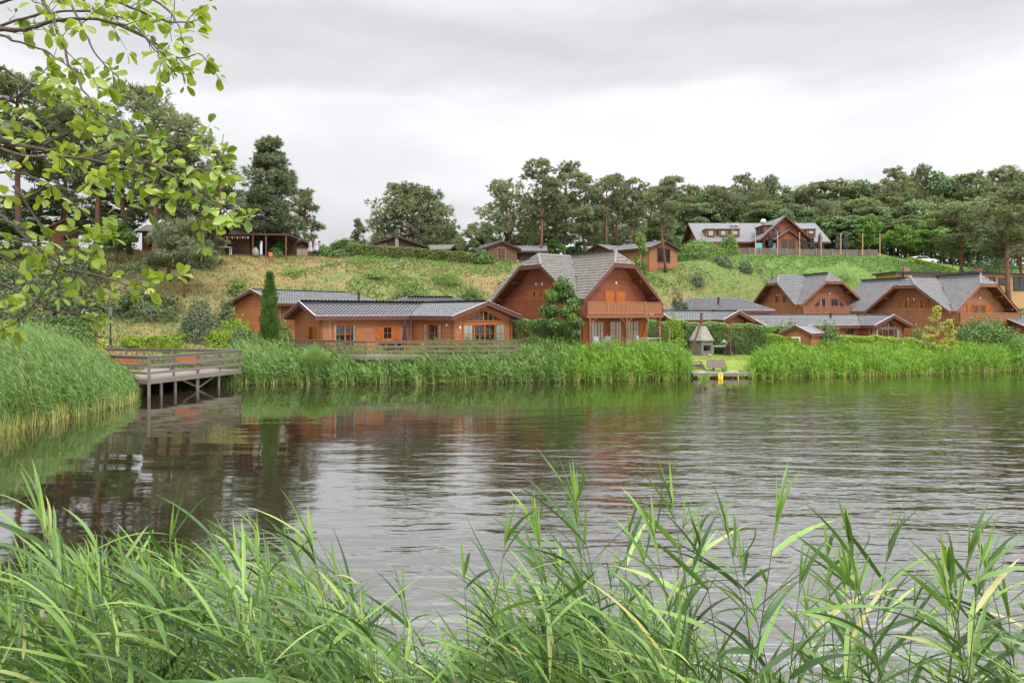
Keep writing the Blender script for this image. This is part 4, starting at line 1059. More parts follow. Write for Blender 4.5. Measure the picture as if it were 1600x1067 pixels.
def jbench(px, Y, rz, label):
    p = at(px, 570, Y)
    t = empty('bench', (p.x, p.y, zf), rz, label, 'bench', 'benches on the jetty')
    b = MB(); b.box(-1.0, 1.0, -.22, .2, .42, .48); b.build('seat', M['bench_orange'], t)
    b = MB(); b.box(-1.0, 1.0, .22, .26, .56, .74); b.box(-1.0, 1.0, .24, .28, .8, .98); b.build('backrest', M['bench_orange'], t)
    for s in (-.85, .85):
        b = MB(); b.box(s - .05, s + .05, -.2, .19, 0, .415); b.box(s - .05, s + .05, .19, .235, 0, 1.0); b.build('leg', M['grey_wood'], t)
jbench(192, 43.2, R(-8), 'orange slatted bench near the left end of the jetty')
jbench(288, 43.6, R(-8), 'orange slatted bench at the middle of the jetty railing')

dk = empty('house_deck', (-9.9, 46.0, 0), 0, 'brown railed wooden deck in front of the waterside bungalow', 'deck')
D0 = Vector((-9.9, 46.0, 0))
dp = [Vector(p) - D0 for p in ((-16.4, 49.2, 0), (-9.9, 46.0, 0), (.4, 47.6, 0), (1.6, 52.2, 0), (-6, 54, 0), (-13.4, 49.6, 0))]
zd = 1.77
b = MB(); n = len(dp); b.poly([p + Vector((0, 0, zd)) for p in dp]); b.poly([p + Vector((0, 0, zd - .06)) for p in dp][::-1])
for i in range(n): q = dp[(i + 1) % n]; b.poly([dp[i] + Vector((0, 0, zd - .06)), q + Vector((0, 0, zd - .06)), q + Vector((0, 0, zd)), dp[i] + Vector((0, 0, zd))])
b.build('deck_boards', M['deck_top'], dk)
b = MB()
for p, q in ((dp[0], dp[1]), (dp[1], dp[2]), (dp[2], dp[3])):
    b.beam(p + Vector((0, 0, zd - .15)), q + Vector((0, 0, zd - .15)), .07, .24)
b.build('rim_beam', M['grey_wood'], dk)
b = MB()
for p, q in ((dp[0], dp[1]), (dp[1], dp[2]), (dp[2], dp[3])):
    plank_fence(b, p, q, (zd + .28, zd + .60, zd + .90), .045, .13); b.beam(p + Vector((0, 0, zd + .99)), q + Vector((0, 0, zd + .99)), .13, .04)
b.build('railing', M['brown_rail'], dk)
for p, q, m in ((dp[0], dp[1], 4), (dp[1], dp[2], 5), (dp[2], dp[3], 3)):
    for i in range(m):
        c = p.lerp(q, i / m) + (q - p).cross(Vector((0, 0, 1))).normalized() * -.08
        b = MB(); b.box(c.x - .05, c.x + .05, c.y - .05, c.y + .05, -.8, zd + .97); b.build('post', M['grey_wood'] if i % 2 else M['brown_rail'], dk)

def parasol(loc, h, r, m, label, group=None, base=True):
    t = empty('closed_parasol', loc, 0, label, 'parasol', group)
    b = MB(); b.tube([(0, 0, 0), (0, 0, h)], .025, 8); b.build('pole', M['zinc'], t)
    b = MB(); nn = 12; hs = [(.30, r * .85), (.36, r), (.55, r * .8), (.62, r * .62), (.66, r * .7), (.85, r * .6), (.97, r * .25), (1.0, .03)]
    o = len(b.v)
    for f_, rad in hs:
        for k in range(nn):
            a = 2 * math.pi * k / nn; rr_ = rad * (1 + (.22 if k % 2 else -.15)); b.v.append((math.cos(a) * rr_, math.sin(a) * rr_, h * f_))
    for i in range(len(hs) - 1):
        for k in range(nn): b.f.append([i * nn + k, i * nn + (k + 1) % nn, (i + 1) * nn + (k + 1) % nn, (i + 1) * nn + k]); b.m.append(0)
    b.build('folded_cloth', m, t)
    if base:
        b = MB(); b.lathe([(.3, 0), (.3, .06), (.08, .1), (.05, .3)], 12); b.build('base', M['stone'], t)
    return t
p = at(632.5, 545, 48.2); parasol((p.x, p.y, zd), 2.35, .17, M['navy_cloth'], 'dark folded parasol standing on the bungalow deck')

def chair(loc, rz, label, m='plastic', group=None, s=1.0):
    t = empty('garden_chair', loc, rz, label, 'chair', group, (s, s, s))
    b = MB(); b.box(-.25, .25, -.25, .25, .40, .46); b.build('seat', M[m], t)
    b = MB(); b.hexa([(-.25, .22, .46), (.25, .22, .46), (.25, .26, .46), (-.25, .26, .46), (-.23, .32, .92), (.23, .32, .92), (.23, .36, .92), (-.23, .36, .92)]); b.build('backrest', M[m], t)
    for x in (-.22, .22):
        for y in (-.22, .22):
            b = MB(); b.box(x - .02, x + .02, y - .02, y + .02, 0, .398); b.build('leg', M[m], t)
        b = MB(); b.beam((x * 1.15, -.22, .65), (x * 1.15, .28, .65), .045, .03); b.beam((x * 1.15, -.22, .44), (x * 1.15, -.22, .64), .03, .03); b.build('armrest', M[m], t)
    return t
def table(loc, rz, label, w=1.6, d=.9, h=.74, m='grey_furn', name='garden_table'):
    t = empty(name, loc, rz, label, 'table')
    b = MB(); b.box(-w / 2, w / 2, -d / 2, d / 2, h - .045, h); b.build('tabletop', M[m], t)
    for x in (-w / 2 + .1, w / 2 - .1):
        for y in (-d / 2 + .1, d / 2 - .1):
            b = MB(); b.box(x - .03, x + .03, y - .03, y + .03, 0, h - .046); b.build('leg', M[m], t)
    return t
for px, rz, l in ((594, -60, 'dark garden chair at the left of the deck table'), (612, 180, 'dark garden chair in front of the deck table'), (628, 70, 'dark garden chair beside the folded dark parasol')):
    p = at(px, 545, 48.0 + (.9 if px != 612 else .0)); chair((p.x, p.y, zd), R(rz), l)
p = at(610, 545, 48.9); table((p.x, p.y, zd), R(10), 'dark dining table on the bungalow deck', m='plastic')
# seats under the balcony
z0 = 1.95
for px, Y, rz, l in ((935, 51.3, 30, 'grey garden chair by the left balcony post'), (947, 52.0, -30, 'grey garden chair near the middle French door'), (1002, 53.2, 60, 'grey garden chair by the middle balcony post')):
    p = at(px, 540, Y); chair((p.x, p.y, z0), R(rz), l, 'grey_furn')
p = at(1016, 540, 53.6); table((p.x, p.y, z0), R(38), 'grey garden table beneath the right end of the balcony')
b = MB(); b.poly([(-4.6, -7.4, .05), (4.2, -7.4, .05), (4.2, -4.3, .05), (-4.6, -4.3, .05)]); b.poly([(-4.6, -7.4, -.9), (4.2, -7.4, -.9), (4.2, -7.4, .05), (-4.6, -7.4, .05)])
b.build('terrace', M['stone_light'], hD)

# swim dock with bench, steps and number board
dc = empty('swim_dock', (12.9, 48.7, 0), R(4), 'low grey wooden dock at the edge of the lawn', 'dock')
b = MB()
for i in range(20): b.box(i * .21, i * .21 + .195, 0, 2.3, .33, .38)
b.build('dock_boards', M['pale_deck'], dc)
b = MB(); b.box(0, 4.2, -.05, -.003, .14, .37); b.box(0, 4.2, 2.303, 2.35, .1, .37); b.build('rim_beam', M['grey_wood'], dc)
for x in (.2, 1.0, 1.45, 2.6, 3.3, 4.05):
    b = MB(); b.tube([(x, .1, -1), (x, .1, .32)], .07, 8); b.build('post', M['fascia_dark'], dc)
sg = empty('number_sign', (14.85, 48.64, .03), R(4), 'yellow board reading 7 on the front of the dock', 'sign')
b = MB(); b.box(-.17, .17, -.03, 0, -.1, .33); b.build('board', M['yellow'], sg)
b = MB(); b.box(-.075, .075, -.036, -.032, .23, .27); b.beam((.055, -.034, .235), (-.03, -.034, .02), .004, .045, up=(1, 0, 0)); b.build('numeral', M['black'], sg)
bn = empty('wooden_bench', (15.0, 49.9, .38), R(6), 'weathered grey bench with a solid plank back on the dock', 'bench')
b = MB(); b.hexa([(-.70, .10, .30), (.72, .10, .22), (.72, .18, .22), (-.70, .18, .30), (-.70, .22, .86), (.66, .22, .84), (.66, .30, .84), (-.70, .30, .86)]); b.build('backrest', M['grey_wood'], bn)
b = MB(); b.box(-.70, .70, -.32, .09, .30, .36); b.build('seat', M['grey_wood'], bn)
for x in (-.25, .45):
    b = MB(); b.beam((x, -.28, 0), (x, .06, .295), .08, .08); b.beam((x, .2, 0), (x, .06, .295), .08, .08); b.build('leg', M['grey_post'], bn)
st = empty('wooden_steps', (13.75, 51.0, .38), R(2), 'weathered wooden steps rising from the dock to the lawn', 'steps')
for i in range(4):
    b = MB(); b.box(-.75 + .1 * i, .62, -.5 + i * .3, -.14 + i * .3, .08 + i * .15, .14 + i * .15); b.build('tread', M['grey_wood'], st)
for x in (-.45, .55):
    b = MB(); b.beam((x, -.5, 0), (x, .75, .6), .05, .12); b.build('stringer', M['fascia_dark'], st)
for px, py in ((1108, 581.5), (1158, 581)):
    p = at(px, py, 49.9); b = MB(); b.lathe([(.22, 0), (.24, .05), (.17, .14), (.05, .16)], 9)
    o = b.build('mooring_stone', M['stone'], None, (p.x, p.y, .385)); tag(o, 'dark round stone lying on the dock ' + ('left of the bench' if px < 1120 else 'at its right end'), 'stone')

# stone barbecue
p = ground(1096, 57.3)
bq = empty('stone_barbecue', p, R(36), 'grey stone barbecue fireplace with tapering hood before the hedge', 'barbecue')
b = MB(); b.box(-.75, .75, -.6, .6, -.4, .38); b.box(-.75, -.48, -.6, .6, .38, 1.2); b.box(.48, .75, -.6, .6, .38, 1.2); b.box(-.48, .48, .3, .6, .38, 1.2); b.box(-.48, .48, -.6, .3, .85, 1.2)
b.build('hearth', M['stone'], bq)
b = MB(); b.poly([(-.48, .29, .385), (.48, .29, .385), (.48, .29, .85), (-.48, .29, .85)]); b.build('fire_back', M['dark_in'], bq)
b = MB(); b.box(-.85, .85, -.7, .7, 1.205, 1.29); b.build('ledge', M['stone'], bq)
b = MB(); b.hexa([(-.8, -.65, 1.293), (.8, -.65, 1.293), (.8, .65, 1.293), (-.8, .65, 1.293), (-.3, -.24, 2.45), (.3, -.24, 2.45), (.3, .24, 2.45), (-.3, .24, 2.45)]); b.build('hood', M['stone_light'], bq)
b = MB(); b.lathe([(.2, 2.45), (.2, 2.52), (.10, 2.53), (.10, 3.5), (.13, 3.5), (.13, 3.56)], 10); b.build('chimney_pipe', M['rust_pole'], bq)
p = ground(1124, 58.0); table(p, R(5), 'stone coloured table beside the barbecue', 1.5, .8, .78)
p2 = p + Vector((.45, 0, .78))
pt = empty('flower_pot', p2, 0, 'terracotta pot of white flowers on the barbecue table', 'plant pot')
b = MB(); b.lathe([(.07, 0), (.11, .16), (.12, .2)], 12); b.build('pot', M['terracotta'], pt)
rng = np.random.default_rng(5); P_ = rng.normal(size=(40, 3)) * [.12, .12, .09] + [0, 0, .42]
v, q, c = cards(P_, rng.normal(size=(40, 3)), .11, .9, rng); obj('flower', fastmesh('flower', v, q, M['white'], c), pt)
b = MB(); [b.tube([(0, 0, .18), tuple(P_[i])], .008, 4) for i in range(12)]; b.build('stalk', M['leaf_hedge'], pt)
for i, (px, l) in enumerate(((1134, 'dark garden chair at the table by the barbecue'), (1143, 'dark garden chair behind the bare lawn pole'))):
    p = ground(px, 57.5); chair(p, R(200 - 30 * i), l, 'black')
p = ground(1109, 56.2); b = MB(); b.lathe([(.2, 0), (.24, .08), (.15, .2), (.03, .22)], 9); tag(b.build('lawn_stone', M['stone_light'], None, p), 'pale stone lying on the lawn before the barbecue', 'stone')
def pole(px0, py0, px1, py1, Y, r, label, m='rust_pole', cap=True, cat='pole', name='lawn_pole', group=None):
    a = at(px0, py0, Y); e = at(px1, py1, Y); a.z -= .25
    t = empty(name, a, 0, label, cat, group); d = e - a
    b = MB(); b.tube([(0, 0, 0), d * .5, d], [r, r * .95, r * .85], 8); b.build('shaft', M[m], t)
    if cap: b = MB(); b.lathe([(r * 1.0, 0), (r * 1.2, .02), (r * .7, .10), (.004, .13)], 8, d); b.build('cap', M[m], t)
    return t
pole(1076.5, 557, 1093, 510, 52.5, .075, 'rusty pole leaning over the lawn in front of the barbecue')
pole(1141.5, 551, 1142, 508, 56.0, .06, 'upright bare brown pole on the lawn')
pole(1065, 540, 1065, 502, 55.5, .05, 'upright brown pole at the hedge left of the barbecue')
pole(1044, 548, 1047, 514, 53.5, .05, 'short grey stake by the balcony corner', 'grey_post')
pole(1033, 545, 1030, 512, 53.2, .04, 'thin grey stake left of the short garden stake', 'grey_post')

# street lamp
g_ = ground(172.5, 50.5)
sl_ = empty('street_lamp', (g_.x, g_.y, g_.z), 0, 'black lantern lamp post behind the jetty railing', 'street lamp')
b = MB(); b.lathe([(.14, -.3), (.14, .25), (.09, .3), (.075, .75), (.09, .78), (.05, .85), (.042, 2.3), (.07, 2.33), (.04, 2.4), (.05, 2.5)], 12); b.build('post', M['black'], sl_, None, 0, True)
b = MB(); b.lathe([(.10, 2.5), (.20, 2.95), (.20, 2.97)], 6); b.build('lantern_glass', M['zinc'], sl_)
b = MB()
for k in range(6):
    a = 2 * math.pi * k / 6; b.beam((.105 * math.cos(a), .105 * math.sin(a), 2.5), (.207 * math.cos(a), .207 * math.sin(a), 2.96), .02, .02)
b.build('lantern_frame', M['black'], sl_)
b = MB(); b.lathe([(.25, 2.97), (.23, 3.0), (.10, 3.18), (.04, 3.2), (.05, 3.25), (.01, 3.36)], 6); b.build('lantern_roof', M['black'], sl_)
b = MB(); b.lathe([(.045, 2.62), (.07, 2.72), (.045, 2.82), (.01, 2.85)], 8, (0, -.0, 0)); b.build('bulb', M['white'], sl_)

# ------------------------------------------------------------------ lodge terrace
fn = empty('terrace_fence', at(1145, 398, 118), 0, 'long grey plank fence along the lodge terrace', 'fence')
pts = [(1140, 120), (1170, 119), (1205, 118.6), (1250, 118.2), (1300, 118), (1345, 118), (1372, 119.5)]
W3 = [Vector(((px - 800) / F * Y, Y, landz((px - 800) / F * Y, Y))) - fn.location for px, Y in pts]
b = MB(); rr = random.Random(4)
for p, q in zip(W3[:-1], W3[1:]):
    n = int((q - p).length / .2); d = (q - p).normalized()
    for i in range(n):
        c = p.lerp(q, (i + .5) / n); hh = 1.15 + rr.uniform(-.02, .02); b.beam(c - d * .09 + Vector((0, 0, hh / 2 - .1)), c + d * .09 + Vector((0, 0, hh / 2 - .1)), .03, hh + .2)
b.build('plank_panel', M['grey_wood'], fn)
for p, q in zip(W3[:-1], W3[1:]):
    n = max(1, round((q - p).length / 2.2))
    for i in range(n):
        c = p.lerp(q, i / n); b = MB(); b.box(c.x - .07, c.x + .07, c.y - .14, c.y - .04, c.z - .5, c.z + 1.22); b.build('post', M['grey_post'], fn)
def poleg(px, Y, top, label):
    x = (px - 800) / F * Y; z = landz(x, Y) - .3; zt = CH - (top - HZ) / F * Y
    t = empty('terrace_pole', (x, Y, z), 0, label, 'pole', 'light poles along the lodge terrace')
    b = MB(); b.tube([(0, 0, 0), (0, 0, zt - z)], [.09, .08], 8); b.build('shaft', M['pale_wood'], t)
    b = MB(); b.lathe([(.09, 0), (.10, .06), (.02, .1)], 8, (0, 0, zt - z)); b.build('cap', M['zinc'], t)
for px, top, l in ((1145, 360, 'pale pole at the left end of the terrace fence'), (1180.5, 361, 'pale pole left of the lodge porch'), (1215, 362, 'pale pole right of the lodge porch door'), (1249.5, 364, 'pale pole before the right dormers'), (1283, 363, 'pale pole at the right corner of the lodge'),
                   (1314, 365, 'pale pole between the two parasols right of the lodge'), (1348, 366, 'pale pole near the right end of the terrace fence'), (1375, 366, 'rightmost pale pole just past the terrace fence')):
    poleg(px, 117.4, top, l)
for px, top, l in ((1204, 362, 'tall black folded parasol in front of the lodge porch'), (1237.5, 361, 'black folded parasol under the right eave of the lodge gable'), (1257.5, 372, 'short black folded parasol below the right dormers'), (1269, 368, 'black folded parasol left of the lodge corner pole'),
                   (1281.5, 364, 'black folded parasol touching the lodge corner pole'), (1309, 368, 'left black folded parasol of the pair right of the lodge'), (1322, 365, 'right black folded parasol of the pair right of the lodge')):
    Y = 120.5; x = (px - 800) / F * Y; z = landz(x, Y); zt = CH - (top - HZ) / F * Y
    parasol((x, Y, z), zt - z, .42, M['black'], l, 'folded parasols on the lodge terrace', base=False)
x, Y = (1185 - 800) / F * 120.5, 120.5
for px, l in ((1186, 'teal menu board left of the lodge porch'), (1208, 'teal menu board by the lodge door')):
    x = (px - 800) / F * 120.3; z = landz(x, 120.3)
    t = empty('menu_board', (x, 120.3, z), 0, l, 'board'); b = MB(); b.box(-.55, .55, 0, .06, .5, 2.0); b.build('board', M['teal'], t)
    for s in (-.5, .5): b = MB(); b.box(s - .04, s + .04, .061, .12, 0, 2.0); b.build('leg', M['white'], t)

# parked car showing over the rise
x, Y = (1441 - 800) / F * 121, 121.0
z = landz(x, Y)
car = empty('parked_car', (x, Y, z), R(-6), 'white car parked at the edge of the wood on the rise', 'car')
b = MB(); b.prism([(-2.1, .35), (2.1, .35), (2.12, .75), (1.9, .9), (.95, 1.0), (.35, 1.42), (-1.1, 1.46), (-1.95, 1.0), (-2.12, .85)], -.85, .85, 'y'); b.build('body', M['white'], car)
b = MB(); b.prism([(.78, 1.02), (.33, 1.36), (-1.05, 1.39), (-1.75, 1.02)], -.856, .856, 'y'); b.build('side_window', M['dark_in'], car)
for x_ in (-1.3, 1.3):
    for y_ in (-.8, .8):
        b = MB(); b.tube([(x_, y_ - .1, .32), (x_, y_ + .1, .32)], .32, 14); w_ = b.build('wheel', M['black'], car)

# small things by the crest cabins
for px, top, l, r_ in ((485, 377, 'short pale folded parasol left of the taller one', .3), (494, 373, 'taller pale folded parasol beside the small dark cabin', .36)):
    Y = 91; x = (px - 800) / F * Y; z = landz(x, Y); parasol((x, Y, z), CH - (top - HZ) / F * Y - z, r_, M['mauve_cloth'], l, 'folded pale parasols on the crest', base=False)
Y = 86; x = (399 - 800) / F * Y; b = MB(); b.lathe([(.3, 0), (.42, .3), (.42, .7), (.28, 1.0), (.16, 1.08), (.2, 1.2)], 12); tag(b.build('garden_urn', M['stone_light'], None, (x, Y, landz(x, Y) - .02), 0, True), 'pale stone urn under the veranda roof on the crest', 'urn')
x = (352 - 800) / F * 85.8; table((x, 85.8, landz(x, 85.8)), R(4), 'white table under the bunting of the veranda cabin', 1.5, .8, 1.0, 'white')
b = MB(); b.lathe([(.16, 0), (.2, .2), (.1, .34), (.13, .44), (.09, .56), (.01, .62)], 10); tag(b.build('garden_statue', M['stone_light'], None, (x, 85.8, landz(x, 85.8) + 1.0), 0, True), 'small pale bust standing on the white crest table', 'statue')
Y = 85.6; x = (424 - 800) / F * Y; chair((x, Y, landz(x, Y)), R(40), 'terracotta garden chair beside the big pine trunk', 'terracotta', s=1.1)

# ------------------------------------------------------------------ trees and shrubs
def pine_proto(name, seed, H, Rc, c0, prof, npad, nb, mat='needles', bark='bark_pine', rp=(.24, .38), flat=.5, r0=.22, lean=0.0, fork=0, bl=.42, bw=.13, bare=5):
    """tapered trunk with limbs; needle tufts gathered in layered pads"""
    rng = np.random.default_rng(seed)
    wob = rng.normal(size=(2, 2)) * .25
    def axis(f): return np.array([lean * H * f ** 1.5 + wob[0, 0] * math.sin(f * 4), wob[0, 1] * math.sin(f * 3.1), H * f])
    tb = MB()
    fs = np.linspace(0, .97, 11)
    tb.tube([axis(f) - (np.array([0, 0, .6]) if f == 0 else 0) for f in fs], [r0 * (1.15 if f == 0 else 1) * (1 - .86 * f) + .02 for f in fs], 9)
    axes = []
    for k in range(fork):
        a = rng.uniform(0, 6.28); fb = rng.uniform(.12, .3) if fork > 1 else .35
        pts = [axis(fb) + np.array([math.cos(a), math.sin(a), 0]) * Rc * .55 * t + np.array([0, 0, (H * .93 - H * fb) * t ** .9]) for t in np.linspace(0, 1, 6)]
        tb.tube(pts, [r0 * .6 * (1 - .8 * t) for t in np.linspace(0, 1, 6)], 7); axes.append(pts)
    BP = []; BD = []; BC = []
    for i in range(npad):
        f = c0 + (1 - c0) * ((i + rng.uniform(0, 1)) / npad)
        rel = (f - c0) / (1 - c0)
        rad = Rc * np.interp(rel, prof[0], prof[1])
        a = rng.uniform(0, 6.28) if i % 3 else i * 2.4
        ro = rad * math.sqrt(rng.uniform(.08, 1.0)) * .86
        ax = axis(min(f, .97))
        c = np.array([ax[0] + math.cos(a) * ro, ax[1] + math.sin(a) * ro, ax[2] + rng.uniform(-.02, .02) * H + ro * .10])
        pr = Rc * rng.uniform(*rp) * (.65 + .35 * np.interp(rel, prof[0], prof[1]))
        st = axis(max(f - ro / H * rng.uniform(.25, .7), c0 * .9))
        mid = (st + c) / 2 + np.array([0, 0, -ro * .05])
        tb.tube([st, mid, c - np.array([0, 0, pr * .2])], [.035 + .045 * (1 - f) * r0 / .2 + .012 * ro, .03 + .01 * ro, .015], 5, cap=False)
        n = int(nb * rng.uniform(.7, 1.3) * (pr / (Rc * .3)) ** 1.5)
        # tufts on the pad, each a handful of blades
        nt = max(4, n // 9)
        u = nrm(rng.normal(size=(nt, 3))); rr_ = rng.uniform(.35, 1.0, nt) ** .6
        sc = np.array([pr, pr, pr * flat])
        tp = c + u * rr_[:, None] * sc * (1 + .3 * rng.normal(size=(nt, 1)) * .5)
        tp[:, 2] += np.abs(rng.normal(size=nt)) * .06 * pr
        out = nrm(u * np.array([1, 1, .6]) + np.array([0, 0, .55]))
        k = 9
        B = np.repeat(tp, k, axis=0) + rng.normal(size=(nt * k, 3)) * .07
        D = nrm(np.repeat(out, k, axis=0) + rng.normal(size=(nt * k, 3)) * .75)
        BP.append(B); BD.append(D); BC.append(np.repeat(.42 + rng.normal() * .13 + rng.normal(size=nt) * .10, k) + rng.normal(size=nt * k) * .07)
    for k in range(bare):
        f = rng.uniform(c0 * .5, c0); a = rng.uniform(0, 6.28); L = rng.uniform(.3, .7) * Rc * .6; st = axis(f)
        tb.tube([st, st + np.array([math.cos(a) * L * .6, math.sin(a) * L * .6, L * .1]), st + np.array([math.cos(a) * L, math.sin(a) * L, -.05 * L])], [.04, .025, .008], 4, cap=False)
    B = np.concatenate(BP); D = np.concatenate(BD); C = np.concatenate(BC); n = len(B)
    v, q, c = ribbons(B, D, rng.uniform(.7, 1.25, n) * bl, rng.uniform(.7, 1.3, n) * bw, .1, 1, np.array([1, .35]), roll=rng.uniform(-1.5, 1.5, n), c=C)
    t = empty(name); tb.build('trunk', M[bark], t, smooth=True)
    obj('crown', fastmesh('crown', v, q, M[mat], c), t)
    t['_h'] = H; t['_w'] = Rc * 2
    return t

def leaf_proto(name, seed, H, Rc, c0, ncl, nl, mat='leaf_wood', bark='bark', size=.42, shape=(1, 1), r0=.2, loose=1.0, prof=None, limbs=True, stems=1):
    """round-crowned broadleaf: leaves in clumps at the limb ends over the crown's volume"""
    rng = np.random.default_rng(seed); tb = MB()
    for s in range(stems):
        a = rng.uniform(0, 6.28); sp_ = 0 if stems == 1 else Rc * .25
        tb.tube([(0, 0, -.5), (math.cos(a) * sp_ * .4, math.sin(a) * sp_ * .4, H * c0 * .6), (math.cos(a) * sp_, math.sin(a) * sp_, H * .55), (rng.normal() * .1 + math.cos(a) * sp_, rng.normal() * .1, H * .88)], [r0 * 1.15, r0 * .9, r0 * .5, .03], 8)
    P = []; Nn = []; C = []
    hc = H * (1 + c0) / 2; hh = H * (1 - c0) / 2
    for i in range(ncl):
        u = nrm(rng.normal(size=3)); r = rng.uniform(.35, 1.0) ** .5
        z = u[2] * r
        k = 1.0 if prof is None else float(np.interp((z + 1) / 2, prof[0], prof[1]))
        c = np.array([u[0] * r * Rc * .82 * k, u[1] * r * Rc * .82 * k, hc + z * hh * .88])
        cr_ = Rc * rng.uniform(.18, .36) * loose
        if limbs and i % 2 == 0:
            st = np.array([0, 0, max(H * c0 * .8, c[2] - r * Rc * .8)]); tb.tube([st, (st + c) / 2 + rng.normal(size=3) * .08, c], [r0 * .28, r0 * .16, .012], 5, cap=False)
        n = int(nl * rng.uniform(.7, 1.3))
        w_ = nrm(rng.normal(size=(n, 3))); rad = rng.uniform(.2, 1, n) ** .45
        P.append(c + w_ * rad[:, None] * cr_ * np.array([1, 1, .75])); Nn.append(nrm(w_ * .6 + np.array([0, 0, .6]) + rng.normal(size=(n, 3)) * .55))
        C.append(.45 + rng.normal() * .12 + rng.normal(size=n) * .13)
    P = np.concatenate(P); Nn = np.concatenate(Nn); C = np.concatenate(C)
    v, q, c = cards(P, Nn, size * rng.uniform(.6, 1.3, len(P)), C, rng)
    t = empty(name); tb.build('trunk', M[bark], t, smooth=True)
    obj('crown', fastmesh('crown', v, q, M[mat], c), t)
    t['_h'] = H; t['_w'] = Rc * 2
    return t

_used = set()
def place(proto, px, Y, top, wpx, label, group=None, cat='tree', rz=None, base=None, sink=.1, wmin=0):
    """stand a tree (the first one itself, then copies) so that it reaches its height and width at its distance"""
    if proto.name in _used: t = copy_tree(proto)
    else: t = proto; _used.add(proto.name)
    x = (px - 800) / F * Y
    z = (landz(x, Y) if base is None else CH - (base - HZ) / F * Y) - sink
    H = CH - (top - HZ) / F * Y - z; w = wpx / F * Y
    t.location = (x, Y, z)
    t.scale = (w / proto['_w'], w / proto['_w'], H / proto['_h'])
    t.rotation_euler = (0, 0, rz if rz is not None else (px * 1.37) % 6.28)
    t['label'] = label; t['category'] = cat
    if group: t['group'] = group
    elif 'group' in t: del t['group']
    return t

SC = ([0, .25, .6, .85, 1], [.55, .95, 1, .72, .28])       # flat-topped scots pine
DN = ([0, .15, .45, .75, 1], [.85, 1, .82, .5, .12])       # full cone
DM = ([0, .2, .5, .8, 1], [.9, 1, .92, .7, .25])           # broad dome
pA = pine_proto('pine_tree', 1, 19, 4.6, .50, SC, 34, 320, r0=.26)
pB = pine_proto('pine_tree', 2, 18, 4.0, .42, SC, 34, 300, lean=.03, r0=.24)
pC = pine_proto('pine_tree', 3, 17, 3.6, .30, ([0, .3, .7, 1], [.7, 1, .8, .3]), 40, 260, r0=.24)
pD = pine_proto('pine_tree', 4, 17, 4.6, .13, DN, 130, 320, mat='needles_dark', r0=.3, flat=.42)
pE = pine_proto('pine_tree', 5, 10, 2.9, .10, DN, 46, 200, r0=.18, flat=.4, rp=(.22, .34))
pF = pine_proto('pine_tree', 6, 11, 6.4, .06, DM, 120, 330, r0=.3, flat=.5, rp=(.2, .3))
pG = pine_proto('pine_tree', 7, 12, 5.4, .22, DM, 58, 280, r0=.26, fork=5, rp=(.2, .32))
pH = pine_proto('pine_tree', 8, 14, 3.2, .52, SC, 24, 260, lean=-.06, r0=.2, fork=1, flat=.42)
pI = pine_proto('pine_tree', 9, 9, 4.6, .42, ([0, .5, 1], [1, .95, .6]), 34, 360, lean=.12, r0=.16, flat=.35)
lA = leaf_proto('broadleaf_tree', 11, 17, 5.2, .12, 60, 150, size=.55)
lB = leaf_proto('broadleaf_tree', 12, 15, 4.6, .1, 56, 140, size=.5, prof=([0, .4, 1], [1.05, 1, .6]))
lY = leaf_proto('young_tree', 13, 7, 2.6, .2, 44, 130, mat='leaf_young', size=.30, r0=.1, prof=([0, .35, 1], [1, 1, .35]))
lZ = leaf_proto('young_tree', 14, 7, 2.8, .22, 46, 130, mat='leaf_young', size=.30, r0=.1, prof=([0, .5, 1], [1, 1, .6]))
lS = leaf_proto('birch_tree', 15, 5, 1.0, .12, 40, 60, mat='leaf_young', bark='bark_birch', size=.2, r0=.05, prof=([0, .4, 1], [1, .9, .25]))

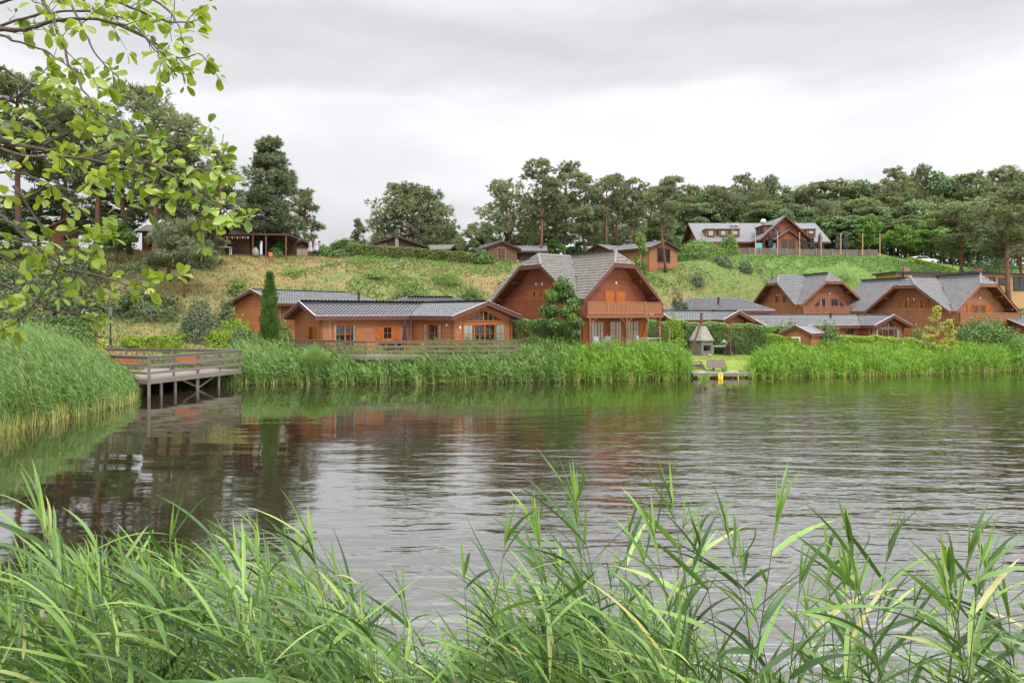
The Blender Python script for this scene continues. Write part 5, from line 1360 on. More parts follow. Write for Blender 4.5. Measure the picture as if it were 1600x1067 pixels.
# pines on the left rise
for pr_, px, Y, top, w, rz, l in (
    (pA, 240, 69, 138, 175, 0, 'tallest flat topped pine left of the sky, its bare trunk above the street lamp'),
    (pB, 150, 75, 160, 150, 2, 'pine with a bare orange forked limb showing between the leafy branches'),
    (pA, 28, 74, 122, 175, 1.2, 'broad pine at the far left rising behind the overhanging branch'),
    (pC, 88, 82, 165, 120, 1, 'slimmer pine between the far left pine and the forked pine'),
    (pB, 293, 71, 205, 120, 4, 'pine with a slender orange trunk nearest to the hillside cabin'),
    (pC, 335, 84, 245, 95, 2, 'shorter bushy pine in front of the bunting veranda cabin'),
    (pI, 288, 66, 350, 105, 2.6, 'low leaning pine with one flat layer of needles on the slope'),
    (pE, 327, 77, 338, 62, 1, 'low bushy pine in front of the left end of the bunting cabin'), (pB, 264, 70, 222, 100, 5.5, 'pine with a dark bare trunk just right of the tallest left pine'), (pB, 285, 74, 262, 90, 1.5, 'shorter pine whose leaning trunk crosses the hillside cabin'),
    (pC, 205, 78, 225, 120, 5, 'bushy pine filling the gap right of the forked pine'),
    (pB, -45, 70, 110, 180, 3, 'pine mostly outside the left edge of the photo'),
    (pD, 421, 91, 214, 112, 0, 'largest dark full crowned pine beside the veranda cabin'),
    (pE, 475, 99, 298, 66, 1, 'mid sized cone shaped pine behind the small dark cabin'),
    (pE, 558, 106, 343, 36, 2, 'smallest cone shaped pine alone on the crest'),
    (pF, 640, 114, 294, 158, 0, 'broad dome shaped pine behind the wide dark cabin'),
    (pE, 701, 120, 348, 46, 3, 'thin pine right of the dome shaped pine'),
    (pC, 735, 124, 352, 44, 1, 'small pine left of the multi stemmed orange pine'),
    (pG, 792, 106, 286, 122, 0, 'wide pine with several orange stems behind the glazed door cabin'),
    (pB, 845, 100, 249, 78, 1, 'tallest pine of the middle group with a clean straight trunk'),
    (pC, 880, 105, 256, 84, 2, 'dense pine right of the tallest middle pine'),
    (pC, 918, 108, 274, 70, 4, 'pine with hanging lower boughs behind the red log house ridge'),
    (pA, 948, 110, 272, 76, 3, 'flat topped pine above the right gable of the red log house'),
    (pB, 985, 113, 280, 66, 0, 'pine with a leaning bare stem left of the birch sapling'),
    (pH, 1041, 96, 275, 72, 0, 'open crowned pine leaning over the orange brown cabin'),
    (pG, 965, 122, 300, 90, 2, 'dense pine in the shade behind the middle group'),
    (pC, 1020, 128, 296, 80, 3, 'dark pine behind the leaning open crowned pine'),
    (pC, 870, 122, 310, 90, 5, 'dark pine behind the tallest middle pine'),
    (pA, 1578, 98, 296, 150, 1, 'large right-edge pine with a thick bare trunk'),
    (pB, 1503, 109, 318, 105, 2, 'pine with a straight trunk above the yellow low hedge'),
    (pH, 1600, 104, 330, 90, 4, 'thin pine touching the right edge of the photo')):
    place(pr_, px, Y, top, w, l, rz=rz)
# low boughs and broadleaf filling under the left pines
place(lB, 165, 80, 318, 110, 'rounded green tree under the left pines'); place(lA, 60, 84, 300, 140, 'dark round tree at the far left among the pines'); place(lB, -20, 66, 330, 150, 'round dark tree at the left edge of the photo')
place(lZ, 183, 72, 345, 62, 'pale green young tree left of the hillside cabin'); place(lA, 345, 98, 330, 80, 'round tree behind the veranda cabin roof')
for px, Y, top, w, l in ((760, 118, 345, 60, 'low dark tree behind the glazed door cabin'), (822, 126, 340, 70, 'round dark tree left of the tallest middle pine'), (850, 128, 352, 56, 'low round tree at the foot of the tallest middle pine'), (905, 126, 345, 70, 'round dark tree behind the house ridge'), (945, 130, 338, 74, 'broad dark tree between the pines left of the birch'), (990, 131, 342, 70, 'broad dark tree behind the birch sapling'), (1030, 134, 335, 70, 'broad dark tree behind the orange brown cabin'), (668, 126, 352, 44, 'low dark tree at the right foot of the dome shaped pine'), (712, 130, 362, 46, 'small dark tree behind the thin pine'), (590, 124, 362, 44, 'low dark tree at the left foot of the dome shaped pine')):
    place(lB, px, Y, top, w, l)
place(lS, 1001, 91, 353, 30, 'slim pale birch sapling beside the orange brown cabin')
place(lZ, 866, 104, 372, 36, 'bright green young tree just above the red log house roof')
place(lZ, 541, 100, 372, 60, 'light green bushy tree left of the wide dark cabin'); place(lZ, 505, 104, 384, 40, 'low light green tree right of the folded pale parasols')
place(lY, 438, 90, 374, 26, 'narrow green bush at the right end of the veranda cabin')
# the wood behind the lodge
k1, k2, k3 = 'tall dark pine standing among the wood behind the lodge', 'dark green broadleaf tree standing in the wood behind the lodge', 'tall tree of the wood behind the lodge, among lookalikes'
gg = 'trees of the hilltop wood'
rnd = random.Random(3)
sky_l = [(1052, 300), (1078, 290), (1104, 284), (1132, 292), (1168, 275), (1198, 279), (1232, 288), (1262, 291), (1292, 286), (1318, 283), (1342, 275), (1374, 286), (1402, 265), (1436, 263), (1470, 264), (1500, 276), (1530, 272), (1562, 264), (1592, 263), (1630, 262)]
for i, (px, top) in enumerate(sky_l):
    pr_ = (pC, pB, lA, pA, pC, pG, lB, pB)[i % 8]
    place(pr_, px, 164 + rnd.uniform(-6, 8), top, rnd.uniform(62, 84), k1 if pr_ in (pA, pB, pC, pG) else k2, gg)
for i in range(22):
    px = 1048 + i * 27 + rnd.uniform(-7, 7); pr_ = (lB, pC, lA, pG, lA, pB)[i % 6]
    place(pr_, px, 152 + rnd.uniform(-4, 5), 300 + rnd.uniform(-4, 22), rnd.uniform(66, 88), k1 if pr_ in (pA, pB, pC, pG) else k2, gg)
for i in range(9):
    px = 1300 + i * 36 + rnd.uniform(-8, 8); pr_ = (lA, lB, lA, pC)[i % 4]
    place(pr_, px, 143 + rnd.uniform(-3, 3), 338 + rnd.uniform(-10, 10), rnd.uniform(66, 84), k1 if pr_ is pC else k2, gg)
for px, Y, top, w, l in ((1357, 127, 331, 52, 'narrow light green young tree by the terrace fence end'), (1409, 129, 351, 58, 'light green round tree left of the white car'), (1452, 130, 343, 74, 'broadest light green tree behind the white car'), (1489, 131, 362, 50, 'light green tree right of the white car'), (1386, 135, 366, 44, 'small light green tree behind the right end poles')):
    place(lY if px in (1357,) else lZ, px, Y, top, w, l)

def far_wood():
    rng = np.random.default_rng(77); n = 42000
    px = rng.uniform(1030, 1780, n); Y = rng.uniform(176, 200, n); x = (px - 800) / F * Y
    top = np.interp(px, [p for p, t in sky_l], [t for p, t in sky_l]) + 22 + 10 * snoise(px, px * 0, 2., .09)
    zt = CH - (top - HZ) / F * 188; z0 = land(x, Y, False)
    z = z0 + (zt - z0) * rng.uniform(0, 1, n) ** .8
    x = x + 1.2 * snoise(z, Y, 1., .8); P = np.stack([x, Y + 2 * snoise(x, z, 3., .5), z], 1)
    v, q, c = cards(P, rng.normal(size=(n, 3)) + [0, 0, .5], rng.uniform(.7, 1.5, n), .3 + .2 * snoise(x, z, 5., .35) + rng.normal(size=n) * .1, rng)
    o = obj('far_wood', fastmesh('far_wood', v, q, M['leaf_wood'], c)); tag(o, 'dark depth of the wood behind the hilltop lodge', 'wood', kind='stuff')
far_wood()

# ------------------------------------------------------------------ shrubs and hedges
def shrub(px, Y, top, bot, wpx, mat, label, cat='shrub', name='shrub', n=2600, size=.15, seed=0, square=0.0, rough=.22, z=None, dy=None, up=.3, core=.45):
    """leafy mass: leaves through the volume of an uneven dome"""
    rng = np.random.default_rng(seed + int(px) * 7 + int(top))
    x = (px - 800) / F * Y; zb = landz(x, Y) if z is None else z
    zb = min(zb, CH - (bot - HZ) / F * Y)
    H = CH - (top - HZ) / F * Y - zb; w = wpx / F * Y / 2; d = w if dy is None else dy
    u = nrm(rng.normal(size=(n, 3))); u[:, 2] = np.abs(u[:, 2]) * 1.0 - .12 * (rng.uniform(size=n) < .35)
    if square:
        m = np.max(np.abs(u), axis=1, keepdims=True); u = u * (1 - square) + u / m * square
    r = rng.uniform(core, 1.0, n) ** .5
    bump = 1 + rough * snoise(u[:, 0] * 6 + px, u[:, 1] * 6 + u[:, 2] * 5, px * .1)
    P = u * (r * bump)[:, None] * np.array([w, d, H])
    P[:, 2] = np.maximum(P[:, 2], .02)
    Nn = nrm(u + np.array([0, 0, up]) + rng.normal(size=(n, 3)) * .6)
    clump = .46 + .20 * snoise(u[:, 0] * 9 + px, u[:, 2] * 9 + u[:, 1] * 7, px * .3)
    v, q, c = cards(P, Nn, size * rng.uniform(.6, 1.3, n), clump + rng.normal(size=n) * .12, rng)
    t = empty(name, (x, Y, zb), 0, label, cat)
    obj('foliage', fastmesh('foliage', v, q, M[mat], c), t)
    b = MB()
    for k in range(5):
        a = k * 1.26; b.tube([(0, 0, -.3), (math.cos(a) * w * .3, math.sin(a) * d * .3, H * .4), (math.cos(a) * w * .55, math.sin(a) * d * .55, H * .75)], [.04, .025, .008], 5)
    b.build('stem', M['bark'], t)
    return t

def hedge(pts, H, th, mat, label, n=7000, size=.15, seed=0, name='hedge', tops=None, rough=.12, bright=.0, cat='hedge'):
    """clipped hedge along a path of (x, y, ground z): leaves over the faces and through the body, twigs inside"""
    rng = np.random.default_rng(seed + 100)
    A = [Vector(p) for p in pts]; Ls = [(A[i + 1] - A[i]).length for i in range(len(A) - 1)]; tot = sum(Ls)
    s = rng.uniform(0, tot, n); cum = np.concatenate([[0], np.cumsum(Ls)])
    X = np.array([np.interp(s, cum, [p[k] for p in A]) for k in range(3)]).T
    D = np.array([A[-1].x - A[0].x, A[-1].y - A[0].y]); D = D / np.linalg.norm(D); S_ = np.array([-D[1], D[0]])
    hh = np.interp(s, cum, H) if isinstance(H, (list, tuple)) else np.full(n, H)
    face = rng.uniform(size=n)
    a = rng.uniform(-1, 1, n); zf_ = rng.uniform(0, 1, n)
    a = np.where(face < .55, -1 + np.abs(rng.normal(size=n)) * .18, a)          # near face
    a = np.where((face > .55) & (face < .65), 1 - np.abs(rng.normal(size=n)) * .18, a)
    zf_ = np.where(face > .78, 1 - np.abs(rng.normal(size=n)) * .06, zf_)      # top
    zf_ = np.clip(zf_, .0, 1.02)
    bul = 1 + rough * snoise(s * 1.7, zf_ * 5 + seed, seed + 1.)
    tp = 1 + rough * .45 * snoise(s * 2.3, s * 0, seed + 3.)
    rnd_ = np.where(zf_ > .85, 1 - (zf_ - .85) * 1.4, 1)
    P = np.stack([X[:, 0] + S_[0] * a * th / 2 * bul * rnd_, X[:, 1] + S_[1] * a * th / 2 * bul * rnd_, X[:, 2] - .1 + hh * zf_ * tp], 1)
    Nn = np.stack([S_[0] * a, S_[1] * a, (zf_ > .85) * 1.0 + .35], 1) + rng.normal(size=(n, 3)) * .6
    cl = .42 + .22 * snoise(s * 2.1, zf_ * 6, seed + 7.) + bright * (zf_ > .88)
    v, q, c = cards(P, Nn, size * rng.uniform(.6, 1.3, n), cl + rng.normal(size=n) * .12, rng)
    o0 = np.array(A[0]); v = v - o0
    t = empty(name, A[0], 0, label, cat)
    obj('foliage', fastmesh('foliage', v, q, M[mat], c), t)
    b = MB()
    for k in range(max(4, int(tot / .5))):
        ss = (k + .5) / max(4, int(tot / .5)) * tot
        p = np.array([np.interp(ss, cum, [q_[j] for q_ in A]) for j in range(3)]) - o0; h_ = float(np.interp(ss, cum, H)) if isinstance(H, (list, tuple)) else H
        b.tube([p + [0, 0, -.3], p + [rng.normal() * .1, rng.normal() * .1, h_ * .5], p + [rng.normal() * .2, rng.normal() * .2, h_ * .85]], [.04, .03, .01], 5)
    b.build('stem', M['bark'], t)
    return t
def hp(px, Y, dz=0): g0 = ground(px, Y); return (g0.x, g0.y, g0.z + dz)

# left bank shrubs
shrub(225, 62, 448, 512, 130, 'juniper', 'spreading dark juniper under the slope behind the street lamp', n=6500, size=.30, rough=.3)
shrub(118, 58, 452, 524, 100, 'juniper', 'dark juniper left of the street lamp', n=5500, size=.30, rough=.3, seed=2)
shrub(60, 52, 425, 530, 170, 'juniper', 'big dark leafy shrub behind the left reed bed', n=6500, size=.26, rough=.3)
shrub(98, 50, 492, 540, 90, 'leaf_hedge', 'low dark shrub just behind the left reeds', n=3600, size=.2, rough=.25)
shrub(-40, 46, 440, 545, 170, 'juniper', 'tall dark green shrub at the left edge', n=4500, size=.24, rough=.3)
shrub(10, 60, 400, 500, 130, 'juniper', 'tall dark evergreen shrub at the left under the pines', n=5000, size=.3, rough=.3)
shrub(120, 66, 385, 470, 120, 'juniper', 'dark evergreen thicket under the forked pine', n=5000, size=.3, rough=.3)
shrub(205, 70, 405, 455, 90, 'leaf_grey', 'grey green bush on the slope left of the tall pine trunk', n=3200, size=.24, rough=.3)
shrub(312, 56, 462, 536, 62, 'leaf_grey', 'upright grey green bush between juniper and plain ended bungalow', n=5200, size=.17, rough=.18, dy=1.5)
shrub(366, 58, 494, 524, 56, 'leaf_bright', 'bright yellow green rounded bush below the plain ended bungalow', n=2600, size=.16)
shrub(343, 55, 512, 540, 46, 'leaf_bright', 'smaller bright bush at the foot of the grey green bush', n=1600, size=.16)
shrub(392, 53, 514, 548, 56, 'leaf_hedge', 'rounded dark green bush left of the column cypress', n=2600, size=.15)
shrub(375, 54.5, 508, 540, 36, 'leaf_grey', 'small grey green bush beside the bright rounded bush', n=1400, size=.15)
shrub(438, 56, 497, 535, 46, 'leaf_hedge', 'dark bush between the column cypress and the waterside bungalow', n=2400, size=.16)
shrub(445, 52, 518, 545, 34, 'leaf_bright', 'low yellow green bush at the waterside bungalow corner', n=1200, size=.15)
hedge([hp(197, 52.2), hp(240, 51.8), hp(292, 51.5)], [.75, 1.1, 1.6], 1.1, 'leaf_bright', 'low bright yellow green hedge behind the jetty', n=4200, size=.15, rough=.35, seed=3)
shrub(163, 50.8, 528, 548, 34, 'leaf_yellow', 'small yellow flowering clump at the street lamp foot', n=900, size=.14)
for px, Y, s_ in ((345, 74, 1), (402, 75, 2)):
    pass

# column cypress
def cypress():
    rng = np.random.default_rng(9); Y = 50.3; x = (421 - 800) / F * Y; z = landz(x, Y) - .1
    H = CH - (426 - HZ) / F * Y - z; w = 25 / F * Y / 2; n = 8000
    f = rng.uniform(0, 1, n); r = np.interp(f, [0, .1, .4, .75, 1], [.75, 1, .95, .55, .04]) * w
    a = rng.uniform(0, 6.28, n); rad = r * rng.uniform(.15, 1.1, n) ** .5 * (1 + .34 * snoise(a * 2.0, f * 18, 2.))
    B = np.stack([np.cos(a) * rad, np.sin(a) * rad, f * H * .96], 1)
    D = nrm(np.stack([np.cos(a) * .42, np.sin(a) * .42, np.ones(n)], 1) + rng.normal(size=(n, 3)) * .25)
    v, q, c = ribbons(B, D, rng.uniform(.2, .55, n), rng.uniform(.05, .11, n), 0, 1, np.array([1, .3]), roll=rng.uniform(-1.5, 1.5, n), c=.45 + .2 * snoise(a * 3, f * 25, 5.) + rng.normal(size=n) * .12)
    t = empty('cypress_tree', (x, Y, z), 0, 'slim dark green column cypress at the left end of the waterside bungalow', 'tree')
    obj('crown', fastmesh('crown', v, q, M['leaf_cypress'], c), t)
    b = MB(); b.tube([(0, 0, -.4), (0, 0, H * .5), (0, 0, H * .9)], [.12, .07, .01], 8); b.build('trunk', M['bark'], t)
cypress()

# hedges and plants round the big house and the lawn
hedge([hp(798, 53.5), hp(850, 53.0), hp(903, 52.4)], 3.2, 1.6, 'leaf_hedge', 'tall dark hedge between the waterside bungalow and the red log house', n=13000, size=.15, seed=11)
tr = leaf_proto('garden_tree', 31, 5.4, 1.55, .12, 42, 170, mat='leaf_hedge', size=.17, r0=.07, stems=2, loose=1.05, prof=([0, .3, .62, .8, 1], [.95, .8, 1.15, .8, .35]))
place(tr, 880, 50.0, 428, 72, 'young leafy tree standing against the inner corner of the red log house')
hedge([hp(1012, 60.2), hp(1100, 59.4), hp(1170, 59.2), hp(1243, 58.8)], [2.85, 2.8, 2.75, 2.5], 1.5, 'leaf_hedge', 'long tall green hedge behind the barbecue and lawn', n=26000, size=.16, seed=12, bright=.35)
shrub(1052, 57.5, 486, 515, 38, 'leaf_bright', 'bright green ball bush at the right of the balcony', n=1800, size=.15, z=2.0)
rt_ = leaf_proto('small_round_tree', 32, 5, 1.6, .1, 36, 130, mat='leaf_grey', size=.2, r0=.07)
place(rt_, 1062, 66, 448, 36, 'small rounded grey green tree behind the balcony end'); 
hedge([hp(1200, 56.5), hp(1232, 55.2), hp(1262, 54.4), hp(1300, 53.9)], [2.1, 1.9, 1.25, .75], 1.3, 'leaf_bright', 'bright low hedge sloping down in front of the garden shed', n=8000, size=.15, seed=13)
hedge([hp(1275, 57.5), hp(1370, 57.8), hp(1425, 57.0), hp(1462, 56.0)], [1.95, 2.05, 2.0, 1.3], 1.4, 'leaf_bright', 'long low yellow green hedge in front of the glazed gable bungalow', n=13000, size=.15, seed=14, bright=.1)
sr = shrub(1292, 56.3, 500, 545, 58, 'leaf_hedge', 'rose bush with pink flowers right of the garden shed', n=4200, size=.16, cat='rose bush', name='rose_bush')
def roses(t, n, w, H, seed, mat='rose'):
    rng = np.random.default_rng(seed); u = nrm(rng.normal(size=(n, 3))); u[:, 2] = np.abs(u[:, 2]); u[:, 1] = -np.abs(u[:, 1])
    P = u * [w, w, H] * 1.02
    P = np.repeat(P, 4, 0) + rng.normal(size=(n * 4, 3)) * .06
    v, q, c = cards(P, rng.normal(size=(n * 4, 3)), .14, .5, rng); obj('blossom', fastmesh('blossom', v, q, M[mat], c), t)
roses(sr, 16, 1.45, 2.35, 3)
s2 = shrub(1232, 59.0, 499, 520, 46, 'leaf_hedge', 'smaller rose bush behind the garden shed roof', n=1500, size=.15, cat='rose bush', name='rose_bush', z=2.2); roses(s2, 14, 1.2, 1.6, 4)
shrub(1537, 60.0, 495, 550, 104, 'leaf_hedge', 'big rounded green hedge mound below the right-hand log house balcony', n=12000, size=.17, dy=2.2, square=.25, rough=.15)
shrub(1588, 57.5, 520, 552, 60, 'leaf_young', 'light green bush at the right edge above the reeds', n=2600, size=.17)
shrub(1436, 60, 508, 540, 40, 'leaf_hedge', 'dark bush beside the glazed gable', n=1800, size=.16)
def yconifer(px, Y, top, wpx, label, seed):
    rng = np.random.default_rng(seed); x = (px - 800) / F * Y; z = landz(x, Y) - .1
    H = CH - (top - HZ) / F * Y - z; w = wpx / F * Y / 2
    P = []; b = MB(); b.tube([(0, 0, -.3), (0, 0, H * .97)], [.07, .01], 7)
    for i in range(54):
        f = rng.uniform(.06, .97); L = w * (1 - f) ** .8 * rng.uniform(.7, 1.15) + .08; a = rng.uniform(0, 6.28)
        e = np.array([math.cos(a) * L, math.sin(a) * L, f * H + L * .45]); s0 = np.array([0, 0, f * H]); b.tube([s0, e], [.018, .005], 4, cap=False)
        m = int(26 + 40 * L); t_ = rng.uniform(.2, 1.05, m); P.append(s0 + (e - s0) * t_[:, None] + rng.normal(size=(m, 3)) * .07 * (1.2 - t_[:, None] * .4))
    P = np.concatenate(P); v, q, c = cards(P, rng.normal(size=P.shape) + [0, 0, .7], rng.uniform(.10, .20, len(P)), .5 + rng.normal(size=len(P)) * .16, rng, .5)
    t = empty('golden_conifer', (x, Y, z), 0, label, 'tree'); obj('crown', fastmesh('crown', v, q, M['leaf_yellow'], c), t); b.build('trunk', M['bark'], t)
yconifer(1464, 55.5, 476, 50, 'feathery yellow green conifer in front of the right-hand log house', 4)
yconifer(1484, 55.8, 498, 30, 'shorter pale green conifer right of the feathery yellow one', 5)

# crest hedges and slope bushes
hedge([hp(546, 91.5), hp(640, 92.5), hp(745, 93.5)], [1.7, 1.55, 1.35], 1.6, 'leaf_dry', 'long clipped hedge with browned top on the hill crest', n=12000, size=.26, seed=21)
shrub(752, 93.5, 389, 411, 42, 'leaf_hedge', 'dark rounded end of the crest hedge by the glazed door cabin', n=2200, size=.25)
shrub(528, 91, 388, 408, 44, 'leaf_hedge', 'dark green bush at the left end of the crest hedge', n=2000, size=.25)
shrub(1092, 116, 374, 404, 84, 'leaf_young', 'wide green shrub in front of the lodge left wing', n=4200, size=.34)
shrub(1139, 117, 362, 400, 34, 'leaf_young', 'upright light green shrub beside the lodge terrace fence end', n=2000, size=.3)
hedge([hp(1056, 106), hp(1098, 108)], 1.2, 1.6, 'leaf_hedge', 'low clipped hedge right of the orange brown cabin', n=3000, size=.26, seed=22)
shrub(1127, 105, 396, 428, 40, 'leaf_grey', 'rounded grey green bush on the slope below the lodge', n=3000, size=.26)
shrub(1182, 106, 418, 436, 26, 'leaf_grey', 'small grey green bush on the slope above the far tan house', n=1200, size=.25)
shrub(1165, 104, 405, 425, 24, 'leaf_grey', 'small bush right of the rounded slope bush', n=1000, size=.25)
hedge([hp(1418, 118.5), hp(1516, 119)], 1.08, 1.6, 'leaf_bright', 'low yellowish hedge at the foot of the wood right of the white car', n=2600, size=.28, seed=23)
shrub(1530, 106, 400, 440, 60, 'leaf_wood', 'dark bush under the straight right-hand pine', n=3000, size=.3)
shrub(1560, 108, 395, 440, 60, 'leaf_wood', 'dark bush beside the thick bare pine trunk', n=3000, size=.3)
shrub(505, 92, 382, 400, 30, 'leaf_hedge', 'small dark bush right of the folded parasols', n=1200, size=.24)
shrub(430, 88, 384, 403, 24, 'leaf_hedge', 'small dark bush at the veranda post', n=1000, size=.24)
shrub(660, 66.5, 470, 480, 60, 'leaf_young', 'low green plants lining the bungalow roofs', n=1200, size=.16, z=4.9)

# slope grass and brambles
def slope_cover():
    rng = np.random.default_rng(40); n = 60000
    px = rng.uniform(-80, 1660, n); Y = np.interp(px, CT[:, 0], CT[:, 1]) + (np.interp(px, CT[:, 0], CT[:, 3]) + 3 - np.interp(px, CT[:, 0], CT[:, 1])) * rng.uniform(-.18, 1.03, n)
    x = (px - 800) / F * Y; z = land(x, Y) - .03
    B = np.stack([x, Y, z], 1); k = 3
    B = np.repeat(B, k, 0) + rng.normal(size=(n * k, 3)) * [.16, .16, 0]
    m = n * k; D = nrm(np.stack([rng.normal(size=m) * .35 - .15, rng.normal(size=m) * .35, np.ones(m)], 1))
    L = rng.uniform(.14, .42, m) * (1 + .4 * snoise(B[:, 0], B[:, 1], 6., .6))
    v, q, c = ribbons(B, D, L, rng.uniform(.03, .07, m), .25, 2, np.array([1, .8, .1]), c=rng.uniform(0, 1, m))
    tag(obj('slope_grass', fastmesh('slope_grass', v, q, M['hill_blade'], c)), 'dry golden and green grass covering the hillside', 'grass', kind='stuff')
    n = 60000
    px = rng.uniform(300, 1560, n); t = rng.uniform(0, 1, n)
    Y = np.interp(px, CT[:, 0], CT[:, 1]) + (np.interp(px, CT[:, 0], CT[:, 3]) - np.interp(px, CT[:, 0], CT[:, 1])) * t
    x = (px - 800) / F * Y
    f = snoise(x, Y, 9., .22) + .6 * snoise(x, Y, 2., .8) + .25 * np.sin((px - 560) / 110) + np.where(px > 1080, -.6 + t * 1.3, 0) + np.where((px > 540) & (px < 800), .55, 0) - np.where(px < 470, .35, 0)
    kp = f > .30; x, Y, f = x[kp], Y[kp], f[kp]; n = len(x)
    z = land(x, Y) + rng.uniform(0, .55, n) * np.clip(f - .4, .2, 1)
    v, q, c = cards(np.stack([x, Y, z], 1), rng.normal(size=(n, 3)) * .6 + [0, -.3, 1], rng.uniform(.18, .42, n), .42 + .16 * snoise(x, Y, 3., 1.3) + rng.normal(size=n) * .12, rng)
    tag(obj('bramble_cover', fastmesh('bramble_cover', v, q, M['leaf_young'], c)), 'green bramble and fern patches on the hillside', 'undergrowth', kind='stuff')
    n = 900; px = np.concatenate([rng.normal(395, 22, 300), rng.normal(455, 30, 100), rng.normal(700, 60, 60)]); Y = rng.uniform(72, 82, len(px)); x = (px - 800) / F * Y
    v, q, c = cards(np.stack([x, Y, land(x, Y) + rng.uniform(.4, .8, len(x))], 1), rng.normal(size=(len(x), 3)) + [0, 0, 1], .13, .5, rng)
    tag(obj('ragwort_flowers', fastmesh('ragwort_flowers', v, q, M['flower_yellow'], c)), 'scattered yellow wild flowers on the dry slope', 'wild flowers', kind='stuff')
slope_cover()
def lawn_grass():
    rng = np.random.default_rng(41); n = 16000
    px = rng.uniform(1064, 1240, n); Y = rng.uniform(50.2, 59, n); x = (px - 800) / F * Y
    v, q, c = ribbons(np.stack([x, Y, land(x, Y) + .02], 1), nrm(rng.normal(size=(n, 3)) * .4 + [0, 0, 1]), rng.uniform(.05, .11, n), .03, .2, 1, np.array([1, .2]), c=rng.uniform(.4, .7, n))
    tag(obj('lawn_grass', fastmesh('lawn_grass', v, q, M['lawn'], c)), 'short bright grass of the lawn by the dock', 'grass', kind='stuff')
lawn_grass()
for px, Y, top, w, m_, l in ((352, 62, 455, 30, 'leaf_grey', 'small grey bush beside the boulders on the left slope'), (372, 70, 432, 34, 'leaf_young', 'light green bush on the dry slope above the plain ended bungalow'), (455, 80, 420, 40, 'leaf_young', 'low green bush in the middle of the dry slope'), (512, 84, 414, 38, 'leaf_young', 'low green bush high on the dry slope'),
        (585, 82, 420, 50, 'leaf_young', 'wide green bramble bush below the crest hedge'), (640, 78, 436, 56, 'leaf_hedge', 'dark green bramble bush behind the waterside bungalow ridge'), (700, 84, 418, 54, 'leaf_young', 'green bramble bush left of the red log house roof'), (735, 80, 440, 40, 'leaf_hedge', 'dark bush beside the left eave of the red log house'),
        (320, 76, 408, 40, 'leaf_grey', 'grey green bush below the bunting cabin'), (1090, 96, 424, 34, 'leaf_grey', 'pale bush on the golden slope right of the red log house'), (1205, 110, 408, 30, 'leaf_young', 'light green bush just under the terrace fence'), (1310, 108, 425, 44, 'leaf_young', 'green bush on the slope right of the far tan house roof'), (1400, 106, 425, 36, 'leaf_young', 'green bush on the slope left of the timber cabins'),
        (478, 72, 446, 44, 'leaf_grey', 'grey green bush behind the plain ended bungalow roof'), (300, 60, 500, 30, 'leaf_grey', 'grey green bush left of the upright grey green bush')):
    shrub(px, Y, top, top + 14, w, m_, l, n=1500, size=.2, rough=.6, core=.15)
# boulders on the left slope
for px, Y, s_, l in ((318, 61.5, .9, 'larger grey boulder on the slope above the grey green bush'), (338, 62.5, .6, 'smaller grey boulder beside the larger one on the slope')):
    g_ = ground(px, Y); rng = np.random.default_rng(int(px)); b = MB()
    import bmesh
    bm = bmesh.new(); bmesh.ops.create_icosphere(bm, subdivisions=3, radius=1)
    for v_ in bm.verts: v_.co *= 1 + .22 * float(snoise(v_.co.x * 2.1, v_.co.y * 2.3 + v_.co.z * 1.7, px)); v_.co.z *= .65
    me = bpy.data.meshes.new('boulder'); bm.to_mesh(me); bm.free(); me.materials.append(M['stone'])
    o = obj('boulder', me, None, g_); o.scale = (s_ * 1.2, s_, s_); tag(o, l, 'boulder')

